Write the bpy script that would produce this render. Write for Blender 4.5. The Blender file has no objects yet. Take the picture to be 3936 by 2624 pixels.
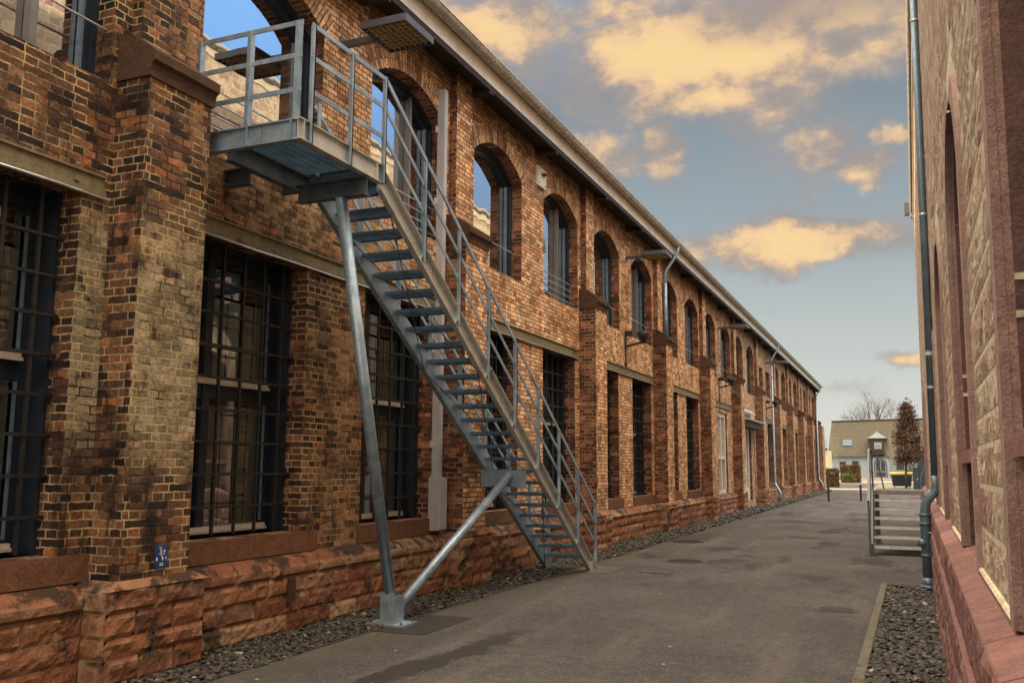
import bpy, math, random
from math import sin, cos, pi, sqrt, radians
from mathutils import Vector, Matrix, noise
random.seed(7)
scene = bpy.context.scene
COL = scene.collection

# ------------------------------------------------------------------ helpers
def lerp(a, b, t): return a + (b - a) * t

class MB:
    """collects faces (world coordinates) and links them as one mesh object"""
    def __init__(s): s.v = []; s.f = []; s.uv = []; s.r = []; s.sm = False
    def face(s, pts, uv=None, r=0.0):
        i = len(s.v)
        s.v += [tuple(p) for p in pts]; s.r += [r] * len(pts)
        s.f.append(tuple(range(i, i + len(pts)))); s.uv.append(uv)
    def box(s, x0, x1, y0, y1, z0, z1, r=0.0):
        if x0 > x1: x0, x1 = x1, x0
        if y0 > y1: y0, y1 = y1, y0
        if z0 > z1: z0, z1 = z1, z0
        s.prism([(x0, y0), (x1, y0), (x1, y1), (x0, y1)], z0, z1, r)
    def prism(s, poly, z0, z1, r=0.0):
        n = len(poly)
        s.face([(x, y, z1) for x, y in poly], r=r)
        s.face([(x, y, z0) for x, y in reversed(poly)], r=r)
        for i in range(n):
            a, b = poly[i], poly[(i + 1) % n]
            s.face([(a[0], a[1], z0), (b[0], b[1], z0), (b[0], b[1], z1), (a[0], a[1], z1)], r=r)
    def prism_y(s, poly, y0, y1, r=0.0):
        """poly in (x,z), counter-clockwise seen from -y"""
        n = len(poly)
        s.face([(x, y0, z) for x, z in poly], r=r)
        s.face([(x, y1, z) for x, z in reversed(poly)], r=r)
        for i in range(n):
            a, b = poly[i], poly[(i + 1) % n]
            s.face([(b[0], y0, b[1]), (a[0], y0, a[1]), (a[0], y1, a[1]), (b[0], y1, b[1])], r=r)
    def bar(s, p, q, w, h, up=(0, 0, 1), r=0.0):
        """rectangular bar from p to q; w across, h along 'up'"""
        p = Vector(p); q = Vector(q); d = (q - p).normalized()
        u = Vector(up); sd = d.cross(u)
        if sd.length < 1e-4: u = Vector((1, 0, 0)); sd = d.cross(u)
        sd.normalize(); u = sd.cross(d).normalized()
        c = [(-1, -1), (1, -1), (1, 1), (-1, 1)]
        A = [p + sd * (a * w / 2) + u * (b * h / 2) for a, b in c]
        B = [q + sd * (a * w / 2) + u * (b * h / 2) for a, b in c]
        s.face(list(reversed(A)), r=r); s.face(B, r=r)
        for i in range(4):
            j = (i + 1) % 4
            s.face([A[i], A[j], B[j], B[i]], r=r)
    def tube(s, pts, rad, n=10, cap=True, r=0.0):
        pts = [Vector(p) for p in pts]
        rads = rad if isinstance(rad, (list, tuple)) else [rad] * len(pts)
        prev = None; base = len(s.v)
        for k, p in enumerate(pts):
            if k == 0: d = pts[1] - p
            elif k == len(pts) - 1: d = p - pts[k - 1]
            else: d = (pts[k + 1] - p).normalized() + (p - pts[k - 1]).normalized()
            d.normalize()
            if prev is None:
                a = Vector((0, 0, 1)) if abs(d.z) < .9 else Vector((1, 0, 0))
                u = d.cross(a).normalized()
            else:
                u = (prev - d * prev.dot(d)).normalized()
            prev = u; w = d.cross(u)
            for i in range(n):
                t = 2 * pi * i / n
                s.v.append(tuple(p + (u * cos(t) + w * sin(t)) * rads[k])); s.r.append(r)
        for k in range(len(pts) - 1):
            for i in range(n):
                j = (i + 1) % n; a = base + k * n
                s.f.append((a + i, a + j, a + n + j, a + n + i)); s.uv.append(None)
        if cap:
            s.f.append(tuple(base + i for i in reversed(range(n)))); s.uv.append(None)
            e = base + (len(pts) - 1) * n
            s.f.append(tuple(e + i for i in range(n))); s.uv.append(None)
    def lathe(s, prof, c=(0, 0, 0), n=20, r=0.0):
        base = len(s.v)
        for rad, z in prof:
            for i in range(n):
                t = 2 * pi * i / n
                s.v.append((c[0] + rad * cos(t), c[1] + rad * sin(t), c[2] + z)); s.r.append(r)
        for k in range(len(prof) - 1):
            for i in range(n):
                j = (i + 1) % n; a = base + k * n
                s.f.append((a + i, a + j, a + n + j, a + n + i)); s.uv.append(None)
        s.f.append(tuple(base + i for i in reversed(range(n)))); s.uv.append(None)
        e = base + (len(prof) - 1) * n
        s.f.append(tuple(e + i for i in range(n))); s.uv.append(None)
    def xform(s, M): s.v = [tuple(M @ Vector(p)) for p in s.v]
    def build(s, name, mat, parent=None, smooth=False, bevel=0):
        org = Vector((0, 0, 0))
        if parent is not None:
            q = parent
            while q is not None: org += q.location; q = q.parent
        me = bpy.data.meshes.new(name)
        me.from_pydata([(a[0] - org.x, a[1] - org.y, a[2] - org.z) for a in s.v], [], s.f)
        uvl = me.uv_layers.new(name='UVMap')
        li = 0; dat = []
        for f, uv in zip(s.f, s.uv):
            if uv is None:
                P = [Vector(s.v[i]) for i in f]
                nrm = Vector((0, 0, 0))
                for i in range(1, len(P) - 1): nrm += (P[i] - P[0]).cross(P[i + 1] - P[0])
                ax = max(range(3), key=lambda k: abs(nrm[k]))
                for p in P:
                    dat += [(p.y, p.z), (p.x, p.z), (p.y, p.x)][ax]
            else:
                for a in uv: dat += a
        uvl.data.foreach_set('uv', dat)
        at = me.attributes.new('rnd', 'FLOAT', 'POINT'); at.data.foreach_set('value', s.r)
        if mat is not None: me.materials.append(mat)
        if smooth:
            me.polygons.foreach_set('use_smooth', [True] * len(me.polygons))
        me.update()
        o = bpy.data.objects.new(name, me); COL.objects.link(o)
        if parent is not None: o.parent = parent
        if bevel:
            b = o.modifiers.new('Bevel', 'BEVEL'); b.width = bevel; b.segments = 2; b.limit_method = 'ANGLE'
        return o

def tag(o, label=None, cat=None, group=None, kind=None):
    if label: o['label'] = label
    if cat: o['category'] = cat
    if group: o['group'] = group
    if kind: o['kind'] = kind
    return o
def thing(name, loc, label, cat, group=None, rz=0):
    o = bpy.data.objects.new(name, None); COL.objects.link(o); o.location = loc
    o.rotation_euler = (0, 0, rz); o.empty_display_size = .2
    return tag(o, label, cat, group)
def copy_tree(o, parent=None):
    c = o.copy(); COL.objects.link(c)
    if parent is not None: c.parent = parent
    for ch in [x for x in bpy.data.objects if x.parent is o]: copy_tree(ch, c)
    return c

# ------------------------------------------------------------------ materials
class NT:
    def __init__(s, name):
        s.m = bpy.data.materials.new(name); s.m.use_nodes = True
        s.t = s.m.node_tree; s.n = s.t.nodes; s.l = s.t.links
        s.b = s.n['Principled BSDF']; s.out = s.n['Material Output']
        s._geo = None
    def add(s, typ, **kw):
        n = s.n.new('ShaderNode' + typ)
        for k, v in kw.items():
            if hasattr(n, k): setattr(n, k, v)
        return n
    def put(s, sock, v):
        if v is None: return
        if isinstance(v, (int, float)): sock.default_value = v
        elif isinstance(v, (tuple, list)):
            if len(sock.default_value) == 4 and len(v) == 3: v = tuple(v) + (1,)
            sock.default_value = v
        else: s.l.new(v, sock)
    def math(s, op, a, b=0.0, c=None, clamp=False):
        n = s.add('Math', operation=op); n.use_clamp = clamp
        s.put(n.inputs[0], a); s.put(n.inputs[1], b)
        if c is not None: s.put(n.inputs[2], c)
        return n.outputs[0]
    def mr(s, v, a, b, c=0.0, d=1.0, smooth=True):
        n = s.add('MapRange'); n.interpolation_type = 'SMOOTHSTEP' if smooth else 'LINEAR'
        s.put(n.inputs[0], v)
        for i, x in enumerate((a, b, c, d)): s.put(n.inputs[i + 1], x)
        return n.outputs[0]
    def mix(s, f, a, b, mode='MIX'):
        n = s.add('Mix', data_type='RGBA', blend_type=mode); n.clamp_factor = True
        s.put(n.inputs[0], f); s.put(n.inputs[6], a); s.put(n.inputs[7], b)
        return n.outputs[2]
    def ramp(s, f, stops, interp='LINEAR'):
        n = s.add('ValToRGB'); cr = n.color_ramp; cr.interpolation = interp
        while len(cr.elements) < len(stops): cr.elements.new(.5)
        for e, (p, c) in zip(cr.elements, stops):
            e.position = p; e.color = tuple(c) + (1,) if len(c) == 3 else c
        s.put(n.inputs[0], f); return n.outputs[0]
    def noise(s, vec, scale, detail=3, rough=.55, col=False):
        n = s.add('TexNoise'); s.put(n.inputs['Vector'], vec); n.inputs['Scale'].default_value = scale
        n.inputs['Detail'].default_value = detail; n.inputs['Roughness'].default_value = rough
        return n.outputs['Color' if col else 'Fac']
    def vor(s, vec, scale, feature='F1', out='Distance'):
        n = s.add('TexVoronoi', feature=feature); s.put(n.inputs['Vector'], vec); n.inputs['Scale'].default_value = scale
        return n.outputs[out]
    def pos(s):
        if s._geo is None: s._geo = s.add('NewGeometry')
        return s._geo.outputs['Position']
    def nrm(s):
        s.pos(); return s._geo.outputs['True Normal']
    def uv(s): return s.add('UVMap').outputs[0]
    def sep(s, v):
        n = s.add('SeparateXYZ'); s.put(n.inputs[0], v); return n.outputs
    def vm(s, op, a, b=None, scale=None):
        n = s.add('VectorMath', operation=op); s.put(n.inputs[0], a)
        if b is not None: s.put(n.inputs[1], b)
        if scale is not None: n.inputs['Scale'].default_value = scale
        return n.outputs['Value' if op in ('LENGTH', 'DOT_PRODUCT') else 'Vector']
    def bump(s, h, dist=.01, st=1.0, nrm=None):
        n = s.add('Bump'); s.put(n.inputs['Height'], h); n.inputs['Distance'].default_value = dist
        s.put(n.inputs['Strength'], st)
        if nrm is not None: s.l.new(nrm, n.inputs['Normal'])
        return n.outputs[0]
    def attr(s, name): 
        n = s.add('Attribute'); n.attribute_name = name; return n.outputs['Fac']
    def done(s, col=None, rough=None, metal=None, normal=None, spec=None):
        b = s.b
        if col is not None: s.put(b.inputs['Base Color'], col)
        if rough is not None: s.put(b.inputs['Roughness'], rough)
        if metal is not None: s.put(b.inputs['Metallic'], metal)
        if spec is not None: s.put(b.inputs['Specular IOR Level'], spec)
        if normal is not None: s.l.new(normal, b.inputs['Normal'])
        return s.m

def plain(name, col, rough=.6, metal=0.0, var=.15, scale=6.0, bump=0.0, spec=.5):
    t = NT(name); p = t.pos()
    f = t.noise(p, scale, 4)
    a = tuple(c * (1 - var) for c in col); b = tuple(min(1, c * (1 + var)) for c in col)
    c = t.mix(t.mr(f, .3, .7), a, b)
    nr = t.bump(t.noise(p, scale * 8, 3), .002, bump) if bump else None
    return t.done(c, t.mr(t.noise(p, scale * 2, 3), .2, .8, max(0, rough - .1), min(1, rough + .1)), metal, nr, spec)

def brick_mat(name, arch=False):
    t = NT(name); p = t.pos(); P = t.sep(p); n = t.sep(t.nrm())
    uv = t.uv()
    wob = t.vm('SCALE', t.vm('SUBTRACT', t.noise(p, 14, 2, .6, True), (.5, .5, .5)), scale=.020)
    wob2 = t.vm('SCALE', t.vm('SUBTRACT', t.noise(p, 55, 2, .6, True), (.5, .5, .5)), scale=.014)
    uvw = t.vm('ADD', t.vm('ADD', uv, wob), wob2)
    br = t.add('TexBrick'); br.offset = .5; br.offset_frequency = 2
    br.squash = .52 if not arch else 1.0; br.squash_frequency = 2
    t.put(br.inputs['Vector'], uvw)
    t.put(br.inputs['Color1'], (0, 0, 0)); t.put(br.inputs['Color2'], (1, 1, 1)); t.put(br.inputs['Mortar'], (.5, .5, .5))
    br.inputs['Scale'].default_value = 1; br.inputs['Mortar Size'].default_value = .0076
    br.inputs['Mortar Smooth'].default_value = .35; br.inputs['Bias'].default_value = 0
    br.inputs['Brick Width'].default_value = .225 if not arch else .26
    br.inputs['Row Height'].default_value = .068 if not arch else .062
    rnd = br.outputs['Color']; mort = br.outputs['Fac']
    if True:
        rnd = t.math('ADD', t.math('MULTIPLY', rnd, .86), t.math('MULTIPLY', t.noise(p, 7.5, 2), .16), clamp=True)
    dark = t.ramp(rnd, [(0, (.016, .011, .011)), (.20, (.036, .020, .015)), (.42, (.10, .050, .029)),
                        (.66, (.17, .080, .040)), (.84, (.25, .125, .062)), (.94, (.29, .105, .042)), (1, (.62, .20, .03))])
    tan = t.ramp(rnd, [(0, (.14, .066, .038)), (.12, (.34, .165, .085)), (.4, (.62, .335, .165)),
                       (.66, (.76, .455, .235)), (.86, (.84, .61, .37)), (.95, (.68, .27, .10)), (1, (.74, .27, .05))])
    red = t.ramp(rnd, [(0, (.05, .024, .018)), (.3, (.13, .052, .034)), (.55, (.21, .085, .05)),
                       (.8, (.33, .13, .07)), (.94, (.40, .18, .095)), (1, (.56, .17, .03))])
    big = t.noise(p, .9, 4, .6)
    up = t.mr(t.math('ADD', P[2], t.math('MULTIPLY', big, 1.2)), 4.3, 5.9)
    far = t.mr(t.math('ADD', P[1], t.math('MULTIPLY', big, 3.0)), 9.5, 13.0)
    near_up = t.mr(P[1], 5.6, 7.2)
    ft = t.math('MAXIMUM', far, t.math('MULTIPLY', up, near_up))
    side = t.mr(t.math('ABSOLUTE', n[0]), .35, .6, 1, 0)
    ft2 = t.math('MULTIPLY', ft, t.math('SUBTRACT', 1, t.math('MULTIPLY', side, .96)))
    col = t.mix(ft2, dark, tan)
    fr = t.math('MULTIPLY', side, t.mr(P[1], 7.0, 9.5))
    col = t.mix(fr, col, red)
    # far half of the hall: browner
    col = t.mix(t.math('MULTIPLY', t.mr(P[1], 28, 45), .25), col, (.32, .20, .135))
    # pale olive wash on the front of the first pier
    wz = t.math('MULTIPLY', t.mr(P[2], 1.35, 2.0), t.mr(P[2], 3.2, 4.0, 1, 0))
    wash = t.math('MULTIPLY', wz, t.mr(P[1], 6.3, 6.9, 1, 0))
    wash = t.math('MULTIPLY', wash, t.math('MULTIPLY', t.math('SUBTRACT', 1, side), t.mr(t.noise(p, 5, 4, .65), .30, .48)))
    col = t.mix(t.math('MULTIPLY', wash, .88), col, t.mix(rnd, (.20, .16, .10), (.46, .385, .25)))
    # soot runs
    st = t.noise(t.vm('MULTIPLY', p, (3.2, 3.2, .8)), 1.6, 5, .7)
    soot = t.mr(st, .50, .64)
    zone = t.math('MULTIPLY', t.mr(P[1], 6.0, 12.0, 1, .18), t.mr(P[2], 3.0, 5.0, 1, .45))
    zone = t.math('MULTIPLY', zone, t.math('SUBTRACT', 1, t.math('MULTIPLY', wash, .8)))
    soot = t.math('MULTIPLY', soot, zone)
    fine = t.noise(p, 30, 4, .65)
    col = t.mix(1, col, t.ramp(fine, [(.22, (.34, .33, .32)), (.5, (1.0, 1.0, 1.0)), (.78, (1.65, 1.62, 1.55))]), 'MULTIPLY')
    grime = t.mr(t.noise(p, 2.2, 4, .6), .28, .72, .55, 1.28)
    gn = t.add('CombineColor'); [t.put(gn.inputs[i], grime) for i in range(3)]
    col = t.mix(1, col, gn.outputs[0], 'MULTIPLY')
    mcol = t.mix(t.math('MULTIPLY', ft, .96), (.50, .38, .19), (.10, .062, .038))  # tan brick: shade of the recessed joints painted as darker mortar
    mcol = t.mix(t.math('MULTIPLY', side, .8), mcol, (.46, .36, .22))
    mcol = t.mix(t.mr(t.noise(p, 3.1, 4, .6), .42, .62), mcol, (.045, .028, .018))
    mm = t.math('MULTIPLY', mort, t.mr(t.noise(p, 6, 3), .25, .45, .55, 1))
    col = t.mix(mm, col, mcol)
    col = t.mix(t.math('MULTIPLY', soot, .85), col, (.012, .009, .008))
    # shade of the eaves, painted into the brick colour
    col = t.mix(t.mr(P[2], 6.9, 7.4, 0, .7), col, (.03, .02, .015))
    h = t.math('ADD', t.math('MULTIPLY', t.math('SUBTRACT', 1, mort), 1.0), t.math('MULTIPLY', t.noise(p, 38, 4, .7), .75))
    h = t.math('ADD', h, t.math('MULTIPLY', rnd, .45))
    return t.done(col, .88, 0, t.bump(h, .016, 1.0), .25)

def stone_mat(name, pal, dark=(.03, .024, .02), lichen=.55, pale=(.42, .32, .2), scale=1.0, topz=None, worn=0):
    t = NT(name); p = t.pos(); P = t.sep(p); r = t.attr('rnd')
    c = t.ramp(r, [(i / (len(pal) - 1), k) for i, k in enumerate(pal)])
    f = t.noise(p, 9 * scale, 5, .65)
    c = t.mix(1, c, t.ramp(f, [(0, (.45, .43, .42)), (.5, (.95, .95, .95)), (1, (1.5, 1.48, 1.42))]), 'MULTIPLY')
    c = t.mix(1, c, t.ramp(t.noise(p, 75, 3, .7), [(.2, (.62, .62, .62)), (.5, (1, 1, 1)), (.8, (1.4, 1.38, 1.33))]), 'MULTIPLY')
    if worn:
        t.nrm(); pt = t._geo.outputs['Pointiness']
        c = t.mix(t.mr(pt, .51, .57, 0, worn * .6), c, pale)
        c = t.mix(t.mr(pt, .495, .44, 0, worn), c, dark)  # hollows mixed towards the dark tone
    n2 = t.noise(t.vm('ADD', p, (3, 9, 2)), 2.6 * scale, 5, .7)
    hz = t.mr(t.sep(t.nrm())[2], .15, .7, 0, .05)
    if topz:
        hz = t.math('ADD', hz, t.mr(P[2], topz - .16, topz - .02, 0, .05))
    c = t.mix(t.math('MULTIPLY', t.mr(t.math('ADD', n2, hz), lichen, lichen + .10), .88), c, dark)
    n3 = t.noise(t.vm('ADD', p, (13, 1, 7)), 3.4 * scale, 5, .7)
    c = t.mix(t.math('MULTIPLY', t.mr(n3, .66, .72), .7), c, pale)
    h = t.math('ADD', t.noise(p, 16 * scale, 5, .7), t.math('MULTIPLY', t.noise(p, 90, 3, .6), .3))
    return t.done(c, .9, 0, t.bump(h, .02, .8), .2)

M = {}
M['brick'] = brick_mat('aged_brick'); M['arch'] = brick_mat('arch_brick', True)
M['plinth'] = stone_mat('red_sandstone_rubble', [(.15, .060, .036), (.26, .105, .052), (.19, .076, .044), (.29, .125, .062), (.16, .082, .055), (.33, .21, .125), (.22, .088, .048)], topz=.74, worn=.7)
M['capstone'] = stone_mat('dark_sandstone', [(.11, .062, .038), (.085, .048, .031), (.14, .078, .046)], lichen=.56, pale=(.22, .14, .08))
M['sillstone'] = stone_mat('sill_sandstone', [(.13, .07, .04), (.17, .08, .045), (.11, .065, .04)], lichen=.64)
M['pinkstone'] = stone_mat('pink_sandstone', [(.25, .13, .115), (.20, .105, .095), (.29, .16, .14)], lichen=.66, dark=(.10, .055, .05), pale=(.33, .2, .165))
M['jambstone'] = stone_mat('purple_sandstone', [(.15, .085, .075), (.12, .070, .064), (.165, .094, .082), (.40, .28, .25)], lichen=.64, dark=(.085, .05, .046), pale=(.27, .18, .14))  # palest tone holds the sky light painted on street-facing faces
M['rubble'] = stone_mat('pale_rubble', [(.40, .29, .23), (.54, .44, .33), (.34, .23, .20), (.58, .50, .38), (.46, .35, .27), (.34, .20, .18), (.56, .47, .35)], lichen=.62, dark=(.13, .085, .07), pale=(.58, .51, .38), scale=1.4, worn=1)
M['mortar'] = plain('pale_mortar', (.55, .47, .33), .95, var=.3, scale=14, bump=.8)
M['galv'] = None
def galv(name, a, b, metal=.55, rough=.45):
    t = NT(name); p = t.pos()
    f = t.noise(p, 5, 5, .6); v = t.vor(p, 60, out='Color')
    c = t.mix(t.mr(f, .3, .7), a, b)
    c = t.mix(.12, c, v, 'OVERLAY')
    st = t.noise(t.vm('MULTIPLY', p, (14, 14, 1.5)), 1.5, 4, .6)
    c = t.mix(t.mr(st, .56, .72, 0, .4), c, (.14, .12, .10))
    return t.done(c, t.mr(t.noise(p, 11, 3), .2, .8, rough - .1, rough + .12), metal)
M['galv'] = galv('galvanised_steel', (.21, .29, .37), (.36, .45, .53))
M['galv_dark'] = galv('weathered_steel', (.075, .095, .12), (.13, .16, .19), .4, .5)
M['tread'] = galv('tread_steel', (.085, .15, .215), (.14, .23, .31), .35, .5)
M['zinc'] = galv('zinc_pipe', (.24, .31, .37), (.36, .43, .49), .45, .42)
M['zinc_dark'] = galv('painted_pipe', (.085, .14, .18), (.13, .19, .235), .25, .36)
M['galv_lit'] = galv('sky_lit_steel', (.40, .41, .39), (.54, .54, .50), .3, .5)  # galvanised steel with sky light painted in as a paler tone
M['alu'] = galv('brushed_aluminium', (.52, .52, .52), (.66, .66, .66), .6, .35)
M['alu_step'] = galv('dark_step_metal', (.20, .19, .185), (.30, .285, .27), .5, .42)  # darker aluminium tone for treads and platform
M['navy'] = plain('navy_frame', (.013, .020, .034), .38, var=.2)
M['navy_edge'] = plain('blue_grey_frame', (.10, .15, .20), .32, var=.2)
M['mullion'] = plain('grey_brown_mullion', (.16, .145, .135), .4, var=.1)
M['grille'] = plain('black_iron', (.012, .010, .009), .55, var=.4, scale=20)
M['lintel'] = stone_mat('rusty_painted_steel', [(.20, .165, .10), (.20, .165, .10)], lichen=.60, dark=(.055, .03, .018), pale=(.26, .22, .14), scale=1.3)
M['cream'] = plain('cream_fascia', (.80, .76, .64), .5, var=.12, scale=3)
M['gutter'] = galv('weathered_gutter', (.34, .315, .25), (.52, .485, .40), .1, .55)
M['timber'] = plain('dark_timber', (.028, .018, .016), .8, var=.4, scale=10)
M['duct'] = plain('white_duct', (.42, .41, .42), .4, var=.08)
M['dark'] = plain('dark_plastic', (.018, .018, .02), .45)
M['lampgrey'] = plain('lamp_grey', (.07, .075, .09), .4)
M['louvre'] = plain('bronze_louvre', (.50, .37, .22), .4, .35)
M['room'] = plain('room_wall', (.10, .095, .08), .9)
M['blind'] = plain('fabric_blind', (.74, .76, .68), .9, var=.2, scale=3)
M['curtain'] = plain('white_curtain', (.75, .70, .58), .9, var=.12, scale=4)
M['stucco'] = plain('cream_stucco', (.56, .50, .40), .85, var=.12, scale=4, bump=.3)
M['strip'] = plain('pale_strip', (.50, .45, .38), .5, var=.15)
M['iron'] = plain('cast_iron', (.045, .040, .036), .6, .2, var=.4, scale=30, bump=.6)
M['white'] = plain('white_paint', (.78, .79, .80), .5, var=.06)
M['housewhite'] = plain('house_white', (.24, .265, .285), .6, var=.06)
M['signblue'] = plain('sign_blue', (.012, .05, .16), .35, var=.15)
M['housewall'] = plain('blue_grey_render', (.27, .33, .38), .9, var=.06, scale=2)
M['yellow'] = plain('yellow_lid', (.36, .31, .015), .4)
M['binbody'] = plain('navy_bin', (.012, .018, .035), .45)
M['teal'] = plain('dark_teal_metal', (.007, .022, .034), .5)
M['bark'] = plain('tree_bark', (.065, .055, .045), .95, var=.4, scale=12)
M['twig'] = plain('twig_bark', (.085, .072, .06), .95, var=.4, scale=12)
M['paleplant'] = plain('pale_twigs', (.24, .22, .15), .9)
M['kerb'] = stone_mat('kerb_concrete', [(.105, .097, .078), (.135, .124, .10), (.085, .078, .062)], lichen=.62, dark=(.04, .036, .024), pale=(.16, .14, .10))
M['yellowpaint'] = plain('yellow_marking', (.095, .08, .03), .9, var=.6, scale=14)

def glass(name, fac, tint=(.9, .95, 1.0), through=(.55, .6, .6), wav=.02):
    t = NT(name); t.n.remove(t.b); p = t.pos()
    g = t.add('BsdfGlossy'); t.put(g.inputs['Color'], tint); g.inputs['Roughness'].default_value = .015
    tr = t.add('BsdfTransparent'); t.put(tr.inputs['Color'], through)
    t.l.new(t.bump(t.noise(t.vm('MULTIPLY', p, (1, 1.1, .7)), 1.3, 2), .05, wav), g.inputs['Normal'])
    fr = t.add('Fresnel'); fr.inputs['IOR'].default_value = 1.5
    f = t.math('ADD', t.math('MULTIPLY', fr.outputs[0], 1.2), fac, clamp=True)
    mx = t.add('MixShader'); t.l.new(f, mx.inputs[0]); t.l.new(tr.outputs[0], mx.inputs[1]); t.l.new(g.outputs[0], mx.inputs[2])
    t.l.new(mx.outputs[0], t.out.inputs[0]); return t.m
M['glass_up'] = glass('upper_glass', .52, through=(.4, .42, .42), wav=.05)
M['glass_low'] = glass('lower_glass', .25, through=(.75, .78, .75), wav=.12)
M['glass_far'] = glass('house_glass', .15)

def asphalt():
    t = NT('old_asphalt'); p = t.pos(); P = t.sep(p)
    f = t.noise(p, .55, 5, .6); g = t.noise(p, 130, 3, .7); s = t.vor(p, 95, out='Color')
    c = t.mix(t.mr(f, .3, .7), (.058, .054, .053), (.088, .082, .079))
    chip = t.sep(t.vor(p, 70, out='Color'))[0]
    c = t.mix(1, c, t.ramp(chip, [(0, (.6, .6, .6)), (.5, (.92, .92, .92)), (.88, (1.15, 1.14, 1.13)), (1, (1.9, 1.85, 1.8))]), 'MULTIPLY')
    md = t.noise(p, 7, 5, .7)
    c = t.mix(1, c, t.ramp(md, [(.25, (.72, .72, .72)), (.5, (1, 1, 1)), (.75, (1.28, 1.27, 1.24))]), 'MULTIPLY')
    c = t.mix(.45, c, t.ramp(g, [(0, (.2, .2, .2)), (.5, (.5, .5, .5)), (1, (.85, .85, .85))]), 'OVERLAY')
    # long streaks along the alley (wheel tracks)
    sv = t.vm('MULTIPLY', p, (1.6, .16, 1))
    st = t.noise(sv, 1.3, 5, .62)
    c = t.mix(t.mr(st, .52, .70, 0, .45), c, (.14, .12, .10))
    # damp patches, stretched across the lane in the distance
    d = t.noise(t.vm('MULTIPLY', p, (1.0, .42, 1)), .9, 7, .64)
    damp = t.math('MULTIPLY', t.mr(d, .53, .60), t.mr(P[1], 10, 15))
    # the wet run in front
    dx = t.math('SUBTRACT', P[0], t.math('ADD', -3.85, t.math('MULTIPLY', t.math('SUBTRACT', P[1], 6.3), .09)))
    wob = t.math('MULTIPLY', t.math('SUBTRACT', t.noise(t.vm('MULTIPLY', p, (1, .6, 1)), 3.0, 8, .74), .5), 1.15)
    run = t.mr(t.math('ABSOLUTE', t.math('ADD', dx, wob)), .13, .19, 1, 0)
    run = t.math('MULTIPLY', run, t.mr(P[1], 8.3, 9.3, 1, 0))
    wet = t.math('MAXIMUM', damp, run)
    c = t.mix(t.math('MULTIPLY', wet, .88), c, (.020, .017, .015))
    # mossy edge along the gravel
    e = t.math('MULTIPLY', t.mr(P[0], -4.95, -4.2, 1, 0), t.mr(t.noise(p, 1.6, 4), .35, .6))
    c = t.mix(t.math('MULTIPLY', e, .55), c, (.070, .062, .036))
    # pale litter specks
    v = t.vor(p, 2.6); v2 = t.vor(p, 5.1)
    c = t.mix(t.math('MULTIPLY', t.mr(v, .035, .045, 1, 0), .8), c, (.55, .52, .46))
    c = t.mix(t.math('MULTIPLY', t.mr(v2, .035, .05, 1, 0), .7), c, (.40, .36, .30))
    # cracks
    ck = t.vor(t.vm('ADD', p, t.vm('SCALE', t.noise(p, 1.3, 3, .6, True), scale=.8)), .22, 'DISTANCE_TO_EDGE')
    c = t.mix(t.math('MULTIPLY', t.mr(ck, .002, .008, 1, 0), .16), c, (.035, .03, .027))
    h = t.math('ADD', t.math('ADD', g, chip), t.math('MULTIPLY', t.noise(p, 40, 3), .6))
    ro = t.math('SUBTRACT', .9, t.math('MULTIPLY', wet, .12))
    return t.done(c, ro, 0, t.bump(h, .008, .8), .3)
M['asphalt'] = asphalt()
M['patch'] = plain('black_patch', (.016, .013, .011), .85, var=.3, scale=30, bump=.5)
def gravel_mat():
    t = NT('slate_gravel'); r = t.attr('rnd'); p = t.pos()
    c = t.ramp(r, [(0, (.016, .015, .013)), (.45, (.036, .034, .029)), (.8, (.062, .057, .047)), (.94, (.09, .082, .066)), (.98, (.12, .075, .04)), (1, (.30, .27, .22))])
    c = t.mix(1, c, t.ramp(t.noise(p, 60, 3), [(0, (.6, .6, .6)), (1, (1.4, 1.4, 1.4))]), 'MULTIPLY')
    return t.done(c, .75, 0, t.bump(t.noise(p, 120, 3), .004, .5), .35)
M['gravel'] = gravel_mat()
M['gravelbase'] = plain('gravel_soil', (.040, .036, .029), .95, var=.5, scale=50, bump=1)
def ground_mat():
    t = NT('rough_ground'); p = t.pos()
    c = t.mix(t.mr(t.noise(p, .3, 5), .35, .65), (.10, .09, .05), (.06, .075, .025))
    return t.done(c, .95, 0, t.bump(t.noise(p, 20, 4), .03, .5))
M['ground'] = ground_mat()
M['paving'] = plain('pale_paving', (.13, .115, .078), .85, var=.35, scale=.35)
def leaf(name, cols):
    t = NT(name); c = t.ramp(t.attr('rnd'), [(i / (len(cols) - 1), k) for i, k in enumerate(cols)])
    return t.done(c, .75, 0, None, .2)
M['copper'] = leaf('copper_leaves', [(.03, .016, .011), (.075, .036, .022), (.05, .025, .016), (.105, .055, .032), (.07, .042, .026)])
M['hedge'] = leaf('hedge_leaves', [(.05, .035, .012), (.12, .075, .022), (.09, .05, .018), (.18, .115, .035), (.09, .09, .03)])
M['shrub'] = leaf('shrub_leaves', [(.06, .075, .012), (.13, .14, .02), (.10, .11, .02)])
def shingles(name, a, b, row, w, m=(.05, .045, .03)):
    t = NT(name); uv = t.uv(); br = t.add('TexBrick'); t.put(br.inputs['Vector'], uv)
    t.put(br.inputs['Color1'], a); t.put(br.inputs['Color2'], b); t.put(br.inputs['Mortar'], m)
    br.inputs['Scale'].default_value = 1; br.inputs['Brick Width'].default_value = w; br.inputs['Row Height'].default_value = row
    br.inputs['Mortar Size'].default_value = row * .16; br.inputs['Mortar Smooth'].default_value = .4
    c = t.mix(t.mr(t.noise(t.pos(), 1.5, 4), .3, .7, 0, .5), br.outputs['Color'], a)
    return t.done(c, .85, 0, t.bump(t.math('SUBTRACT', 1, br.outputs['Fac']), .03, .8))
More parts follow.
